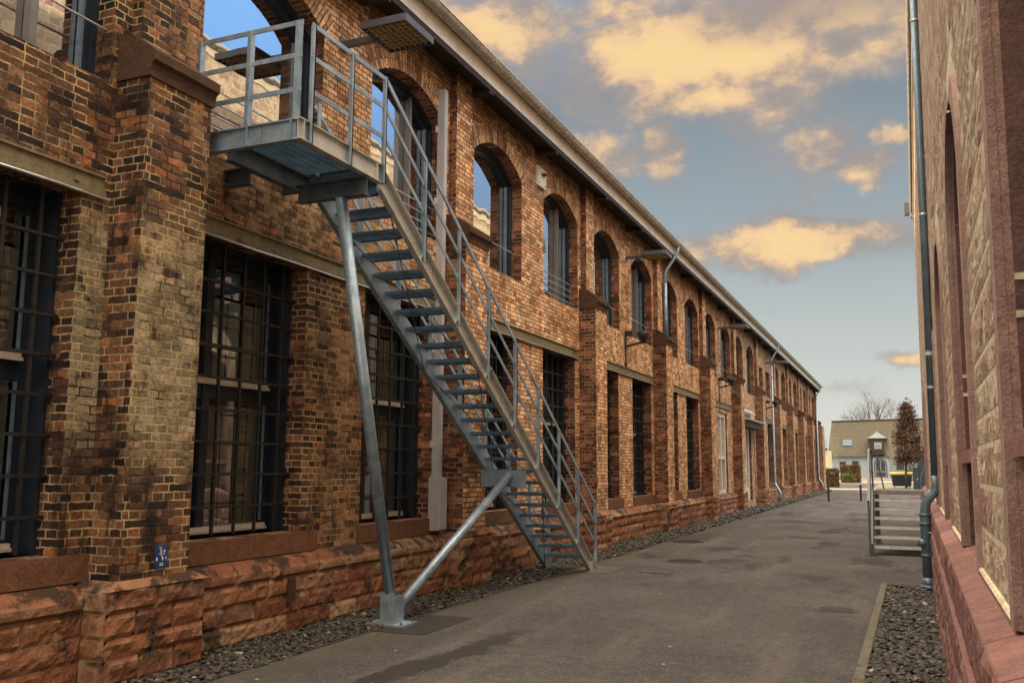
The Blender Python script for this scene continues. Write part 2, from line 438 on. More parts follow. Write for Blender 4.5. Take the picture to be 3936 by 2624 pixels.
M['tiles'] = shingles('roof_shingles', (.095, .082, .052), (.125, .106, .066), .40, .30, (.03, .026, .016))
M['slates'] = shingles('roof_slates', (.11, .105, .10), (.16, .15, .14), .2, .25)
M['rooftop'] = plain('roof_sheet', (.13, .11, .10), .8)

# ------------------------------------------------------------------ camera
f_px = 3500.0; H = 1.65
S = Vector((1507, 489, f_px)).normalized()
x3 = 150.0; y3 = -(f_px * f_px + x3 * 1507) / 489
U = Vector((x3, y3, f_px)).normalized()
Rr = S.cross(U).normalized()
if Rr.x < 0: Rr = -Rr
right = Vector((Rr.x, S.x, U.x)); down = Vector((Rr.y, S.y, U.y)); fwd = Vector((Rr.z, S.z, U.z))
cam = bpy.data.cameras.new('camera'); co = bpy.data.objects.new('camera', cam); COL.objects.link(co)
mw = Matrix.Identity(4)
for i in range(3):
    mw[i][0] = right[i]; mw[i][1] = -down[i]; mw[i][2] = -fwd[i]
mw[2][3] = H; co.matrix_world = mw
cam.sensor_width = 36; cam.lens = f_px / 3936 * 36; cam.clip_end = 3000; cam.clip_start = .05
scene.camera = co

# ------------------------------------------------------------------ rock-faced blocks
def rock_block(mb, o, ud, n, w, h, seed, bulge=.03, res=.05, edge=.035, rnd=None, rough=.012, minres=2, fr=1.0):
    """block face of width w along ud and height h along z, bulging along n from the base point o"""
    o = Vector(o); ud = Vector(ud); n = Vector(n)
    nx = max(minres, int(w / res)); nz = max(minres, int(h / res))
    r = random.random() if rnd is None else rnd
    b = len(mb.v)
    sd = Vector((seed * 7.3, seed * 3.1, seed * 1.7)); amp = bulge * random.uniform(.65, 1.3)
    for j in range(nz + 1):
        for i in range(nx + 1):
            a, c = w * i / nx, h * j / nz
            e = min(a, w - a, c, h - c)
            pr = 0 if e <= 1e-6 else min(1, e / edge) ** .45
            q = o + ud * a + Vector((0, 0, c))
            nz_ = noise.noise(q * 6 * fr + sd) * rough + noise.noise(q * 17 * fr + sd) * rough * .6 - abs(noise.noise(q * 10 * fr + sd * 1.3)) * rough * 1.1
            mb.v.append(tuple(q + n * (pr * (amp + nz_)))); mb.r.append(r)
    for j in range(nz):
        for i in range(nx):
            k = b + j * (nx + 1) + i
            mb.f.append((k, k + 1, k + nx + 2, k + nx + 1)); mb.uv.append(None)

# ------------------------------------------------------------------ brick hall
P0, PITCH, PW = 5.38, 5.94, .73
XW, XP = -5.90, -5.55
Y_A, Y_B = -6.6, 71.45
SPR, APEX, SILL = 6.54, 6.87, 4.78
hall = thing('brick_hall', (-6.0, 32, 0), 'long two storey brick industrial hall with arched upper windows, brick piers and red sandstone plinth', 'building')
YN = [P0 + PITCH * i for i in range(-2, 12)]     # near edge of each pier

openings = []   # dict(y0,y1,z0,z1,arch,depth,kind,bay,slot)
for i, yn in enumerate(YN[:-1]):
    bay = i - 1
    for s, (a, b) in enumerate([(.95, 2.88), (3.92, 5.86)]):
        if bay == 7 and False: pass
        if bay == 7:
            a, b = [(1.55, 2.75), (3.75, 5.2)][s]
            openings.append(dict(y0=yn + a, y1=yn + b, z0=5.05, z1=6.25, arch=0, dep=.28, kind='small', bay=bay, slot=s))
        else:
            openings.append(dict(y0=yn + a, y1=yn + b, z0=SILL, z1=SPR, arch=1, dep=.19, kind='up', bay=bay, slot=s))
    for s, (a, b) in enumerate([(1.0, 2.74), (3.90, 5.66)]):
        z0, z1 = .96, 3.80; kind = 'low'
        if bay == 5 and s == 1: kind = 'cream'; a = 3.0; b = 4.75; z0 = .75; z1 = 3.62
        if bay == 5 and s == 0: continue
        if bay == 6:
            if s == 0: continue
            a, b, z0, z1, kind = 1.0, 5.5, .05, 3.25, 'door'
        openings.append(dict(y0=yn + a, y1=yn + b, z0=z0, z1=z1, arch=0, dep=.22, kind=kind, bay=bay, slot=s))

def arch_z(o, y):
    if not o['arch']: return o['z1']
    w = o['y1'] - o['y0']; c = (o['y0'] + o['y1']) / 2; rise = APEX - SPR
    R = (w * w / 4 + rise * rise) / (2 * rise)
    return o['z1'] + sqrt(max(0, R * R - (y - c) ** 2)) - (R - rise)
ARN = 14
def arch_ys(o): return [lerp(o['y0'], o['y1'], k / ARN) for k in range(ARN + 1)] if o['arch'] else [o['y0'], o['y1']]

wall = MB(); ZB, ZT = .35, 7.5
br = sorted(set([Y_A, Y_B] + [round(y, 5) for o in openings for y in arch_ys(o)]))
for ya, yb in zip(br[:-1], br[1:]):
    m = (ya + yb) / 2
    ops = sorted([o for o in openings if o['y0'] < m < o['y1']], key=lambda o: o['z0'])
    lo = (ZB, ZB)
    for o in ops:
        wall.face([(XW, ya, lo[0]), (XW, yb, lo[1]), (XW, yb, o['z0']), (XW, ya, o['z0'])])
        lo = (arch_z(o, ya), arch_z(o, yb))
    wall.face([(XW, ya, lo[0]), (XW, yb, lo[1]), (XW, yb, ZT), (XW, ya, ZT)])
for o in openings:
    xd = XW - o['dep']; y0, y1, z0 = o['y0'], o['y1'], o['z0']
    wall.face([(XW, y0, z0), (XW, y0, o['z1']), (xd, y0, o['z1']), (xd, y0, z0)])
    wall.face([(XW, y1, z0), (xd, y1, z0), (xd, y1, o['z1']), (XW, y1, o['z1'])])
    wall.face([(XW, y0, z0), (xd, y0, z0), (xd, y1, z0), (XW, y1, z0)])
    ys = arch_ys(o); arc = 0
    for a, b in zip(ys[:-1], ys[1:]):
        za, zb = arch_z(o, a), arch_z(o, b); L = math.hypot(b - a, zb - za)
        wall.face([(XW, b, zb), (xd, b, zb), (xd, a, za), (XW, a, za)], [(0, arc + L), (o['dep'], arc + L), (o['dep'], arc), (0, arc)])
        arc += L
# far gable (short return at the end) and near end
wall.face([(XW, Y_B, .0), (XW - 12, Y_B, .0), (XW - 12, Y_B, 7.4), (XW, Y_B, 7.42)])
wall.face([(XW - 12, Y_B, 7.4), (XW - 6.2, Y_B, 10.6), (XW, Y_B, 7.42)])
wall.face([(XW - 12, Y_A, 7.4), (XW - 12, Y_A, 0), (XW, Y_A, 0), (XW, Y_A, 7.42)])
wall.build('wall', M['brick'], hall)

# dark rooms behind the windows
rm = MB()
rm.face([(-9.2, Y_A, 0), (-9.2, Y_B, 0), (-9.2, Y_B, 7.4), (-9.2, Y_A, 7.4)])
rm.face([(-9.2, Y_A, 4.35), (-9.2, Y_B, 4.35), (-6.36, Y_B, 4.35), (-6.36, Y_A, 4.35)])
rm.face([(-9.2, Y_A, .3), (-9.2, Y_B, .3), (-6.36, Y_B, .3), (-6.36, Y_A, .3)])
rm.face([(-9.2, Y_A, 7.36), (-9.2, Y_B, 7.36), (-5.95, Y_B, 7.36), (-5.95, Y_A, 7.36)])
for yn in YN:
    rm.face([(-9.2, yn + .36, .3), (-9.2, yn + .36, 7.3), (-6.4, yn + .36, 7.3), (-6.4, yn + .36, .3)])
rm.build('interior_wall', M['room'], hall)

# roof, soffit, fascia, gutter
rf = MB()
rf.prism_y([(-5.40, 7.66), (-5.34, 7.725), (-12.1, 11.3), (-19.2, 7.6), (-19.2, 7.5), (-12.1, 11.2)], Y_A - .4, Y_B + .35)
rf.build('roof', M['rooftop'], hall)
sf = MB(); sf.prism_y([(-5.535, 7.325), (-5.535, 7.36), (-5.93, 7.49), (-5.93, 7.44)], Y_A - .3, Y_B + .28)
sf.build('soffit', M['timber'], hall)
fa = MB(); fa.box(-5.534, -5.497, Y_A - .35, Y_B + .3, 7.297, 7.393)
fa.build('eaves_board', M['timber'], hall)
fc = MB(); fc.box(-5.533, -5.502, Y_A - .35, Y_B + .31, 7.395, 7.69)
fc.build('fascia', M['cream'], hall)
gt = MB(); gr, gx, gz, gtk = .085, -5.39, 7.68, .012
GY0, GY1 = Y_A - .4, Y_B + .33
ns = 12
for k in range(ns):
    a0, a1 = pi + pi * k / ns, pi + pi * (k + 1) / ns
    for rr, flip in ((gr, False), (gr - gtk, True)):
        q = [(gx + rr * cos(a0), GY0, gz + rr * sin(a0)), (gx + rr * cos(a1), GY0, gz + rr * sin(a1)),
             (gx + rr * cos(a1), GY1, gz + rr * sin(a1)), (gx + rr * cos(a0), GY1, gz + rr * sin(a0))]
        gt.face(q if flip else list(reversed(q)))
gt.tube([(gx + gr, GY0, gz), (gx + gr, GY1, gz)], .012, 8)
y = 4.3
while y < Y_B:        # joint bands
    for k in range(ns):
        a0, a1 = pi + pi * k / ns, pi + pi * (k + 1) / ns; rr = gr + .005
        gt.face([(gx + rr * cos(a0), y + .014, gz + rr * sin(a0)), (gx + rr * cos(a1), y + .014, gz + rr * sin(a1)),
                 (gx + rr * cos(a1), y - .014, gz + rr * sin(a1)), (gx + rr * cos(a0), y - .014, gz + rr * sin(a0))])
    y += .62
for yy in (GY0, GY1):
    gt.face([(gx + gr * cos(pi + pi * k / ns), yy, gz + gr * sin(pi + pi * k / ns)) for k in range(ns + 1)])
gt.build('gutter', M['gutter'], hall, smooth=False)
for i, yn in enumerate(YN):
    for off in (.62, 3.5):
        if yn + off > Y_B: continue
        bm = MB(); bm.prism_y([(-5.90, 7.29), (-5.50, 7.255), (-5.50, 7.29), (-5.537, 7.32), (-5.90, 7.43)], yn + off, yn + off + .16)
        bm.build('rafter_end', M['timber'], hall)

# piers
for i, yn in enumerate(YN):
    b = MB(); b.box(XW - .02, XP, yn, yn + PW, .66, 4.82)
    b.box(XW - .02, -5.782, yn + .11, yn + .62, 5.2, 7.42)
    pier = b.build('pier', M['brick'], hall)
    if i == 2: pass
    c = MB()
    prof = [(-5.92, 4.815), (-5.535, 4.815), (-5.53, 4.87), (-5.515, 4.92), (-5.485, 4.945), (-5.48, 5.02), (-5.535, 5.06), (-5.775, 5.22), (-5.92, 5.22)]
    ys = [yn - .02, yn + .25, yn + .5, yn + PW + .02]
    c.prism_y(prof, yn - .022, yn + PW + .022, r=random.random())
    c.build('cap_stone', M['capstone'], pier)
    # plinth of the pier
    pl = MB(); ya, yb, xf = yn - .12, yn + .93, -5.535
    near = yn < 20
    res = .03 if yn < 8 else (.05 if yn < 20 else .09)
    zz = [0, .175, .35, .53]; q1 = random.uniform(-.03, .03); q2 = random.uniform(-.03, .03); zz = [0, .175 + q1, .35 + q2, .53]
    for j, z in enumerate(zz):
        hgt = (zz + [.72])[j + 1] - z
        nb = 2 if j % 2 else 3
        cuts = [ya] + sorted(lerp(ya, yb, (k + random.uniform(-.15, .15)) / nb) for k in range(1, nb)) + [yb]
        for a, bb in zip(cuts[:-1], cuts[1:]):
            rock_block(pl, (xf, a + .004, z + .004), (0, 1, 0), (1, 0, 0), bb - a - .008, hgt - .008, random.random() * 99, .022 if j < 3 else .034, res, rough=.018)
        for (xa, xb) in ([(-5.95, xf)] if nb == 2 else [(-5.95, -5.71), (-5.71, xf)]):
            rock_block(pl, (xa + .003, ya, z + .004), (1, 0, 0), (0, -1, 0), xb - xa - .006, hgt - .008, random.random() * 99, .03, res)
        if j < 3:
            pl.face([(xf, ya, z), (xf, yb, z), (xf, yb, z + hgt), (xf, ya, z + hgt)], r=.1)
        rock_block(pl, (xf, yb, z + .004), (-1, 0, 0), (0, 1, 0), .40, hgt - .008, random.random() * 99, .03, res)
    pl.box(-5.96, xf - .001, ya + .001, yb - .001, 0, .718, r=.15)
    # weathered sloping top
    pl.face([(xf + .03, ya - .02, .700), (xf + .03, yb + .02, .700), (XP - .0, yb - .14, .765), (XP - .0, ya + .10, .765)], r=.5)
    pl.face([(-5.95, ya - .02, .700), (xf + .03, ya - .02, .700), (XP, ya + .10, .765), (-5.95, ya + .10, .765)], r=.6)
    pl.build('pier_plinth', M['plinth'], pier)
    # bay plinth up to the next pier
    if i == len(YN) - 1: continue
    bay = i - 1
    yb2 = YN[i + 1] - .13; ya2 = yn + .93
    spans = [(ya2, yb2)]
    if bay == 6: spans = [(ya2, ya2 + .1)]
    bp = MB(); xb = -5.755
    for (sa, sb) in spans:
        for j, z in enumerate([0, .18, .36]):
            y = sa
            while y < sb - .01:
                w = random.uniform(.28, .95); e = y + w
                if sb - e < .3: e = sb
                za_ = z + (0 if j == 0 else .02 * noise.noise((y * 1.3, j, 0))); hb_ = .172 + .02 * noise.noise((y * 1.3, j + 1, 0)) * (j < 2)
                rock_block(bp, (xb, y + .004, za_ + .004), (0, 1, 0), (1, 0, 0), e - y - .008, hb_, random.random() * 99, .020, res, rough=.018)
                y = e
        y = sa
        while y < sb - .01:
            e = y + random.uniform(.5, .8)
            if sb - e < .3: e = sb
            r = random.random()
            rock_block(bp, (xb, y + .004, .544), (0, 1, 0), (1, 0, 0), e - y - .008, .12, random.random() * 99, .04, res, rnd=r)
            n = max(2, int((e - y) / max(res, .05)))
            for k in range(n):
                a, c_ = lerp(y + .004, e - .004, k / n), lerp(y + .004, e - .004, (k + 1) / n)
                bp.face([(xb + .004, a, .655), (xb + .004, c_, .655), (-5.80, c_, .708), (-5.80, a, .708)], r=r)
                bp.face([(-5.80, a, .708), (-5.80, c_, .708), (-5.91, c_, .755), (-5.91, a, .755)], r=r)
            y = e
        bp.box(-5.99, xb - .0015, sa, sb, -.02, .65, r=.1)
    bp.build('bay_plinth', M['plinth'], hall)

# steel lintels over the lower windows, with the cable clipped under them
for i, yn in enumerate(YN[:-1]):
    bay = i - 1
    if bay == 6: continue
    l = MB(); ya, yb = yn + PW + .06, yn + PITCH - .08
    x0 = XW + .012
    l.box(x0 - .09, x0, ya, yb, 3.81, 3.95)
    l.box(x0 - .09, x0 + .03, ya, yb, 3.795, 3.815)
    l.box(x0 - .09, x0 + .022, ya, yb, 3.95, 3.968)
    for y in (ya + .25, (ya + yb) / 2 + .1, yb - .3): l.box(x0, x0 + .014, y, y + .05, 3.86, 3.90)
    lin = l.build('steel_lintel', M['lintel'], hall)
    t = MB(); pts = [(x0 + .022, lerp(ya, yb + .04, k / 10), 3.782 + .004 * sin(k * 2.3)) for k in range(11)]
    t.tube(pts, .011, 6); t.build('cable', M['alu'], lin)

# windows ---------------------------------------------------------------
def ring(mb, o, x0, x1, out_off, in_off):
    """arched frame band between the opening outline offset by out_off and in_off, from depth x0 to x1"""
    y0, y1, z0 = o['y0'], o['y1'], o['z0']
    def outline(d):
        pts = [(y0 + d, z0 + d)]
        ys = arch_ys(o)
        c = (y0 + y1) / 2
        for y in ys:
            yy = c + (y - c) * (1 - 2 * d / (y1 - y0)); pts.append((yy, arch_z(o, y) - d))
        pts.append((y1 - d, z0 + d)); return pts
    A, B = outline(out_off), outline(in_off); n = len(A)
    for k in range(n):
        j = (k + 1) % n
        mb.face([(x0, A[k][0], A[k][1]), (x0, B[k][0], B[k][1]), (x0, B[j][0], B[j][1]), (x0, A[j][0], A[j][1])])
        mb.face([(x0, B[k][0], B[k][1]), (x1, B[k][0], B[k][1]), (x1, B[j][0], B[j][1]), (x0, B[j][0], B[j][1])])
    return B
def pane(mb, o, x, d):
    y0, y1, z0 = o['y0'], o['y1'], o['z0']; c = (y0 + y1) / 2
    pts = [(x, y0 + d, z0 + d)] + [(x, y1 - d, z0 + d)]
    for y in reversed(arch_ys(o)): pts.append((x, c + (y - c) * (1 - 2 * d / (y1 - y0)), arch_z(o, y) - d))
    mb.face(pts)

for o in openings:
    y0, y1, z0, z1, bay = o['y0'], o['y1'], o['z0'], o['z1'], o['bay']
    w = y1 - y0; near = bay <= 4
    if y1 < -1.5: continue
    if o['kind'] == 'up':
        fr = MB()
        xf = XW - .19
        ring(fr, o, xf, xf - .09, .0, .055)
        ring(fr, o, xf - .05, xf - .13, .05, .095)
        win = fr.build('arched_window', M['navy'], hall)
        g = MB(); pane(g, o, xf - .11, .09); g.build('pane', M['glass_up'], win)
        mpos = (.34 if bay <= 0 else .10) if o['slot'] == 0 else .70
        ym = lerp(y0, y1, mpos)
        m = MB(); m.box(xf - .105, xf - .025, ym - .030, ym + .030, z0 + .06, arch_z(o, ym) - .05)
        m.build('mullion', M['mullion'], win)
        e = MB()
        e.box(xf - .10, xf - .045, y1 - .122, y1 - .098, z0 + .1, z1 - .06); e.build('frame_edge', M['navy_edge'], win); e = MB()
        e.box(xf - .10, xf - .045, ym + .035, ym + .050, z0 + .1, z1 + .1)
        e.build('frame_edge', M['navy_edge'], win)
        if bay <= 5:
            zs = [5.26, 5.13, 5.0, 4.88] if (bay, o['slot']) in ((1, 1), (2, 1), (1, 0)) else [5.26]
            rl = MB()
            for z in zs: rl.tube([(xf + .10, y0 + .0, z), (xf + .10, y1 + .0, z)], .009, 6)
            rl.build('guard_rail', M['alu'], win)
        # radial brick arch over the opening, a little proud of the wall
        a = MB(); ys = arch_ys(o); arc = 0; T = .31
        c = (y0 + y1) / 2; rise = APEX - SPR; R = (w * w / 4 + rise * rise) / (2 * rise); cz = z1 - (R - rise)
        def pt(y, rr):
            z = arch_z(o, y); d = Vector((y - c, z - cz)).normalized(); return (XW + .005, c + d.x * (R + rr), cz + d.y * (R + rr))
        for ya, yb in zip(ys[:-1], ys[1:]):
            L = math.hypot(yb - ya, arch_z(o, yb) - arch_z(o, ya))
            a.face([pt(ya, 0), pt(yb, 0), pt(yb, T), pt(ya, T)], [(0, arc), (0, arc + L), (T, arc + L), (T, arc)])
            arc += L
        ep = pt(ys[0], 0); 
        a.build('brick_arch', M['arch'], hall)
        if bay <= 3 and bay >= 0:
            cu = MB(); xs = xf - .55
            def curtain(ya, yb, za, zb):
                n = 16
                for k in range(n):
                    p, q = lerp(ya, yb, k / n), lerp(ya, yb, (k + 1) / n)
                    cu.face([(xs + .05 * (k % 2), p, za), (xs + .05 * ((k + 1) % 2), q, za), (xs + .05 * ((k + 1) % 2), q, zb), (xs + .05 * (k % 2), p, zb)])
            curtain(y0 - .15, y0 + .5, z0, z1 + .2)
            if bay == 0: curtain(y0 + .75, y1 - .25, z0, z1 + .2)
            cu.build('curtain', M['curtain'], win)
    elif o['kind'] == 'small':
        fr = MB(); xf = XW - .26
        ring(fr, o, xf, xf - .06, 0, .06); win = fr.build('small_window', M['navy'], hall)
        g = MB(); pane(g, o, xf - .04, .05); g.build('pane', M['glass_low'], win)
    elif o['kind'] == 'low':
        fr = MB(); xf = XW - .42
        lin = MB()
        # metal lining of the reveal
        for (ya, yb) in ((y0, y0 + .03), (y1 - .03, y1)): fr.box(XW - .215, xf - .06, ya, yb, z0, z1)
        fr.box(XW - .215, xf - .06, y0 + .03, y1 - .03, z1 - .03, z1)
        for (ya, yb) in ((y0 + .03, y0 + .12), (y1 - .12, y1 - .03)): fr.box(xf - .06, xf, ya, yb, z0 + .0, z1 - .03)
        ym = y0 + w * .40
        fr.box(xf - .06, xf + .01, ym - .05, ym + .05, z0, z1 - .03)
        for za, zb in ((z0, z0 + .09), (2.30, 2.44), (z1 - .13, z1 - .03)): fr.box(xf - .058, xf - .002, y0 + .12, y1 - .12, za, zb)
        win = fr.build('barred_window', M['navy'], hall)
        g = MB(); g.face([(xf - .03, y0 + .1, z0 + .05), (xf - .03, y1 - .1, z0 + .05), (xf - .03, y1 - .1, z1 - .1), (xf - .03, y0 + .1, z1 - .1)])
        g.build('pane', M['glass_low'], win)
        s = MB()
        s.box(xf, xf + .075, y0 + .04, y1 - .10, z0 + .03, z0 + .055); s.box(xf, xf + .05, y0 + .04, y1 - .10, z0 + .055, z0 + .09)
        s.build('weather_strip', M['strip'], win); s = MB()
        s.box(xf, xf + .06, y0 + .04, y1 - .12, 2.44, 2.465); s.box(xf, xf + .035, y0 + .04, y1 - .12, 2.465, 2.50)
        s.build('weather_strip', M['strip'], win)
        for za, zb in ((2.52, z1 - .2), (z0 + .12, 2.28)):
            e = MB(); e.box(xf - .005, xf + .012, y1 - .145, y1 - .122, za, zb); e.build('frame_edge', M['navy_edge'], win)
        gr_ = MB(); xg = XW - .17
        for k in range(5): 
            yy = lerp(y0, y1, (k + .9) / 5.6); gr_.box(xg - .012, xg + .012, yy - .014, yy + .014, z0 + .02, z1 - .02)
        z = 1.25
        while z < z1 - .2:
            gr_.box(xg - .018, xg + .018, y0 + .005, y1 - .005, z - .012, z + .012); z += .309
        # hinged casement in the grille
        gr_.box(xg - .02, xg + .02, lerp(y0, y1, .16), lerp(y0, y1, .70), 2.79 - .02, 2.79 + .018)
        gr_.build('grille', M['grille'], win)
        if bay <= 3:
            bl = MB(); xs = xf - .13
            for (a, b, za, zb) in ((.42, .95, 1.0, 2.25), (.42, .98, 2.5, 3.35), (.04, .36, 1.0, 3.3)):
                n = 14; 
                for k in range(n):
                    p, q = lerp(y0 + w * a, y0 + w * b, k / n), lerp(y0 + w * a, y0 + w * b, (k + .86) / n)
                    bl.face([(xs + .02 * (k % 3), p, za), (xs + .03, q, za), (xs + .03, q, zb), (xs + .02 * (k % 3), p, zb)])
            bl.build('blind', M['blind'], win)
        # stone sill below the opening
        ss = MB(); nn = 2
        for k in range(nn):
            a, b = lerp(y0 - .06, y1 + .30, k / nn) + .003, lerp(y0 - .06, y1 + .30, (k + 1) / nn) - .003
            ss.box(XW - .2, XW + .028, a, b, .752, .958, r=random.random())
        ss.box(XW - .2, XW + .02, y0 - .05, y1 + .29, .76, .95, r=.3)
        ss.build('stone_sill', M['sillstone'], hall)
    elif o['kind'] == 'cream':
        fr = MB(); xf = XW - .06
        for a, b, za, zb in ((0, .1, 0, 1), (.9, 1, 0, 1), (.1, .9, .94, 1), (.1, .9, 0, .04), (.46, .54, .04, .94)):
            fr.box(xf - .12, xf, lerp(y0, y1, a), lerp(y0, y1, b), lerp(z0, z1, za), lerp(z0, z1, zb))
        fr.box(xf - .1, xf - .01, lerp(y0, y1, .1), lerp(y0, y1, .9), 1.95, 2.07)
        win = fr.build('tall_window', M['stucco'], hall)
        g = MB(); pane(g, dict(o, arch=0), xf - .08, .02); g.build('pane', M['glass_low'], win)
    elif o['kind'] == 'door':
        d = MB(); xf = XW - .12; ya, yb = y0 + .9, y0 + 3.7
        d.box(xf - .1, xf, ya, yb, .02, .82)
        for (a, b) in ((0, .12), (.30, .42), (.62, .74), (.9, 1)): d.box(xf - .09, xf, lerp(ya, yb, a), lerp(ya, yb, b), .82, 3.1)
        d.box(xf - .092, xf + .003, ya, yb, 3.1, 3.25)
        door = d.build('glazed_door', M['stucco'], hall)
        g = MB(); g.face([(xf - .07, ya, .8), (xf - .07, yb, .8), (xf - .07, yb, 3.1), (xf - .07, ya, 3.1)]); g.build('pane', M['glass_low'], door)
        b = MB(); b.box(XW - .6, XW - .02, yb, y1, .03, 3.25); b.box(XW - .6, XW - .02, y0, ya, .03, 3.25)
        b.build('reveal_wall', M['brick'], hall)
        l = MB(); l.box(XW - .1, XW + .34, y0 - .3, y1 + .1, 3.27, 3.47); l.build('timber_lintel', plain('old_timber', (.13, .085, .045), .8, var=.35, scale=8), hall)
        c = MB(); c.prism_y([(XW, 3.50), (XW + .55, 3.50), (XW + .55, 3.535), (XW, 3.62)], y0 - .25, y1 + .1); cn = c.build('canopy', M['alu'], hall)
        c = MB(); c.prism_y([(XW, 3.86), (XW + .22, 3.86), (XW + .22, 3.90), (XW, 4.05)], y0 - .1, y0 + 3.6); c.build('canopy', M['alu'], hall)
# low end buttress
eb = MB(); eb.box(XW - .05, -5.42, 70.95, 72.9, .0, 4.75); eb.prism_y([(XW - .05, 4.75), (-5.42, 4.75), (XW - .05, 5.1)], 70.95, 72.9)
eb.build('end_buttress', M['brick'], hall)

# ------------------------------------------------------------------ fire escape stair
st = thing('fire_escape_stair', (-5.04, 8.6, 0), 'galvanised steel fire escape stair rising to a railed landing at an arched upper window', 'staircase')
XR, XL = -4.70, -5.515
SY0, SZ0, SLP = 7.65, 4.67, -.663
def sz(y): return SZ0 + SLP * (y - SY0)
DV = .27
def channel(x_web, x_out, side):
    m = MB(); t = .012; ye = 14.48
    def strip(xa, xb, da, db):
        pts0 = [(xa, SY0 - .02, sz(SY0) + da), (xb, SY0 - .02, sz(SY0) + da), (xb, SY0 - .02, sz(SY0) + db), (xa, SY0 - .02, sz(SY0) + db)]
        pts1 = [(xa, ye, sz(ye) + da), (xb, ye, sz(ye) + da), (xb, ye, sz(ye) + db), (xa, ye, sz(ye) + db)]
        m.face(pts0); m.face(list(reversed(pts1)))
        for k in range(4):
            j = (k + 1) % 4; m.face([pts0[j], pts0[k], pts1[k], pts1[j]])
    lo, hi = sorted((x_web, x_web + side * t)); strip(lo, hi, -DV + .0145, -.0145)
    lo, hi = sorted((x_web, x_out)); strip(lo, hi, -.014, 0); strip(lo, hi, -DV, -DV + .014)
    for y, z in ((14.40, .06),): m.box(min(x_web, x_out), max(x_web, x_out) - .005, y - .1, y + .04, 0.004, sz(y) - .05)
    return m
channel(XR - .062, XR, 1).build('stringer', M['galv_lit'], st)
channel(XL + .062, XL, -1).build('stringer', M['galv'], st)
NTR = 26
for k in range(1, NTR + 1):
    z = 4.67 - .17 * k; yf = SY0 + .17 * k / .663
    m = MB(); xa, xb = XL + .066, XR - .066; ya, yb = yf - .20, yf + .045
    m.box(xa, xb, yb - .008, yb + .016, z - .048, z + .004)
    m.box(xa, xb, ya - .005, ya + .001, z - .04, z)
    nb = 9
    for q in range(nb):
        y = lerp(ya + .016, yb - .02, q / (nb - 1)); m.box(xa, xb, y - .0022, y + .0022, z - .030, z - .002)
    for q in range(5):
        x = lerp(xa, xb, q / 4); m.box(x - .003 if q else x, x + .003 if q < 4 else x, ya, yb - .008, z - .028, z - .004)
    m.build('tread', M['tread'], st)
# posts and rails
def flat(m, p, q, w=.045, t=.010): m.bar(p, q, t, w, (0, 0, 1))
posts_y = [8.55, 9.41, 10.25, 11.11, 11.95, 12.80, 13.66, 14.52]
for X, s in ((XR, 1), (XL, -1)):
    for y in posts_y:
        if s < 0 and y > 14: ztop = sz(y) + .93; 
        m = MB(); zt = sz(y) + (.935 if s > 0 else .69); zb = sz(y) - .235 if y < 14.4 else .0
        m.box(X - .025, X + .025, y - .008, y + .008, zb, zt); m.box(X - .006 + s * .019, X + .006 + s * .019, y - .030, y + .008, zb, zt)
        m.build('post', M['galv'], st)
        if y < 14.4:
            g = MB(); yy = y + .02
            g.face([(X + s * .002, yy - .10, sz(yy - .10) - .26), (X + s * .002, yy + .08, sz(yy + .08) - .004), (X - s * .06, yy + .08, sz(yy + .08) - .004), (X - s * .06, yy - .10, sz(yy - .10) - .26)])
            g.build('gusset', M['alu'], st)
    for d in ((.935, .62, .31) if s > 0 else (.69, .40)):
        m = MB(); ys0 = 7.66 if s > 0 else 7.60
        flat(m, (X, ys0, 4.67 + (.915 if d > .9 else d + (.03 if s < 0 else -.02))), (X, 14.53, sz(14.53) + d), .045 if d < .9 else .05, .012 if d < .9 else .016)
        m.build('handrail' if d > .65 else 'rail', M['galv'], st)
# landing: front railing
for y in (6.42, 7.05, 7.66):
    m = MB(); m.box(XR - .025, XR + .025, y - .008, y + .008, 4.46, 5.58); m.box(XR + .013, XR + .025, y - .03, y + .008, 4.46, 5.58); m.build('post', M['galv'], st)
for z in (5.575, 5.27, 4.95):
    m = MB(); flat(m, (XR, 6.40, z), (XR, 7.67, z), .045, .012); m.build('rail' if z < 5.5 else 'handrail', M['galv'], st)
for x in (XR - .07, -5.30, -5.88):
    m = MB(); m.box(x - .008, x + .008, 6.295, 6.345, 4.66, 5.58); m.box(x - .03, x + .008, 6.283, 6.295, 4.66, 5.58); m.build('post', M['galv'], st)
for z in (5.575, 5.27, 4.95):
    m = MB(); flat(m, (XR - .045, 6.32, z), (-5.89, 6.32, z), .045, .012); m.build('rail' if z < 5.5 else 'handrail', M['galv'], st)
m = MB(); m.box(-5.428, -5.412, 7.52, 7.57, 4.6, 5.38); m.build('post', M['galv'], st)
def ibeam(m, axis, a, b, c, z0, z1, w=.09, t=.012):
    """I-beam along axis 'x' or 'y' from a to b, centre line at c"""
    for (wa, za, zb) in ((w, z0, z0 + t), (t * .8, z0 + t, z1 - t), (w, z1 - t, z1)):
        if axis == 'x': m.box(a, b, c - wa / 2, c + wa / 2, za, zb)
        else: m.box(c - wa / 2, c + wa / 2, a, b, za, zb)
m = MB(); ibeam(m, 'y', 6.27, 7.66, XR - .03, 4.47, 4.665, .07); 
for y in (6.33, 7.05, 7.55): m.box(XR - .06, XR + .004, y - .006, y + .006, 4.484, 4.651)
m.build('landing_beam', M['galv_lit'], st)
m = MB(); ibeam(m, 'x', -5.90, XR - .068, 6.305, 4.47, 4.665, .07)
for x in (-5.28, -4.80): m.box(x - .006, x + .006, 6.262, 6.301, 4.484, 4.651)
m.build('landing_beam', M['galv'], st)
m = MB(); ibeam(m, 'x', -5.90, XR - .068, 7.62, 4.475, 4.66, .07); m.build('landing_beam', M['galv_dark'], st)
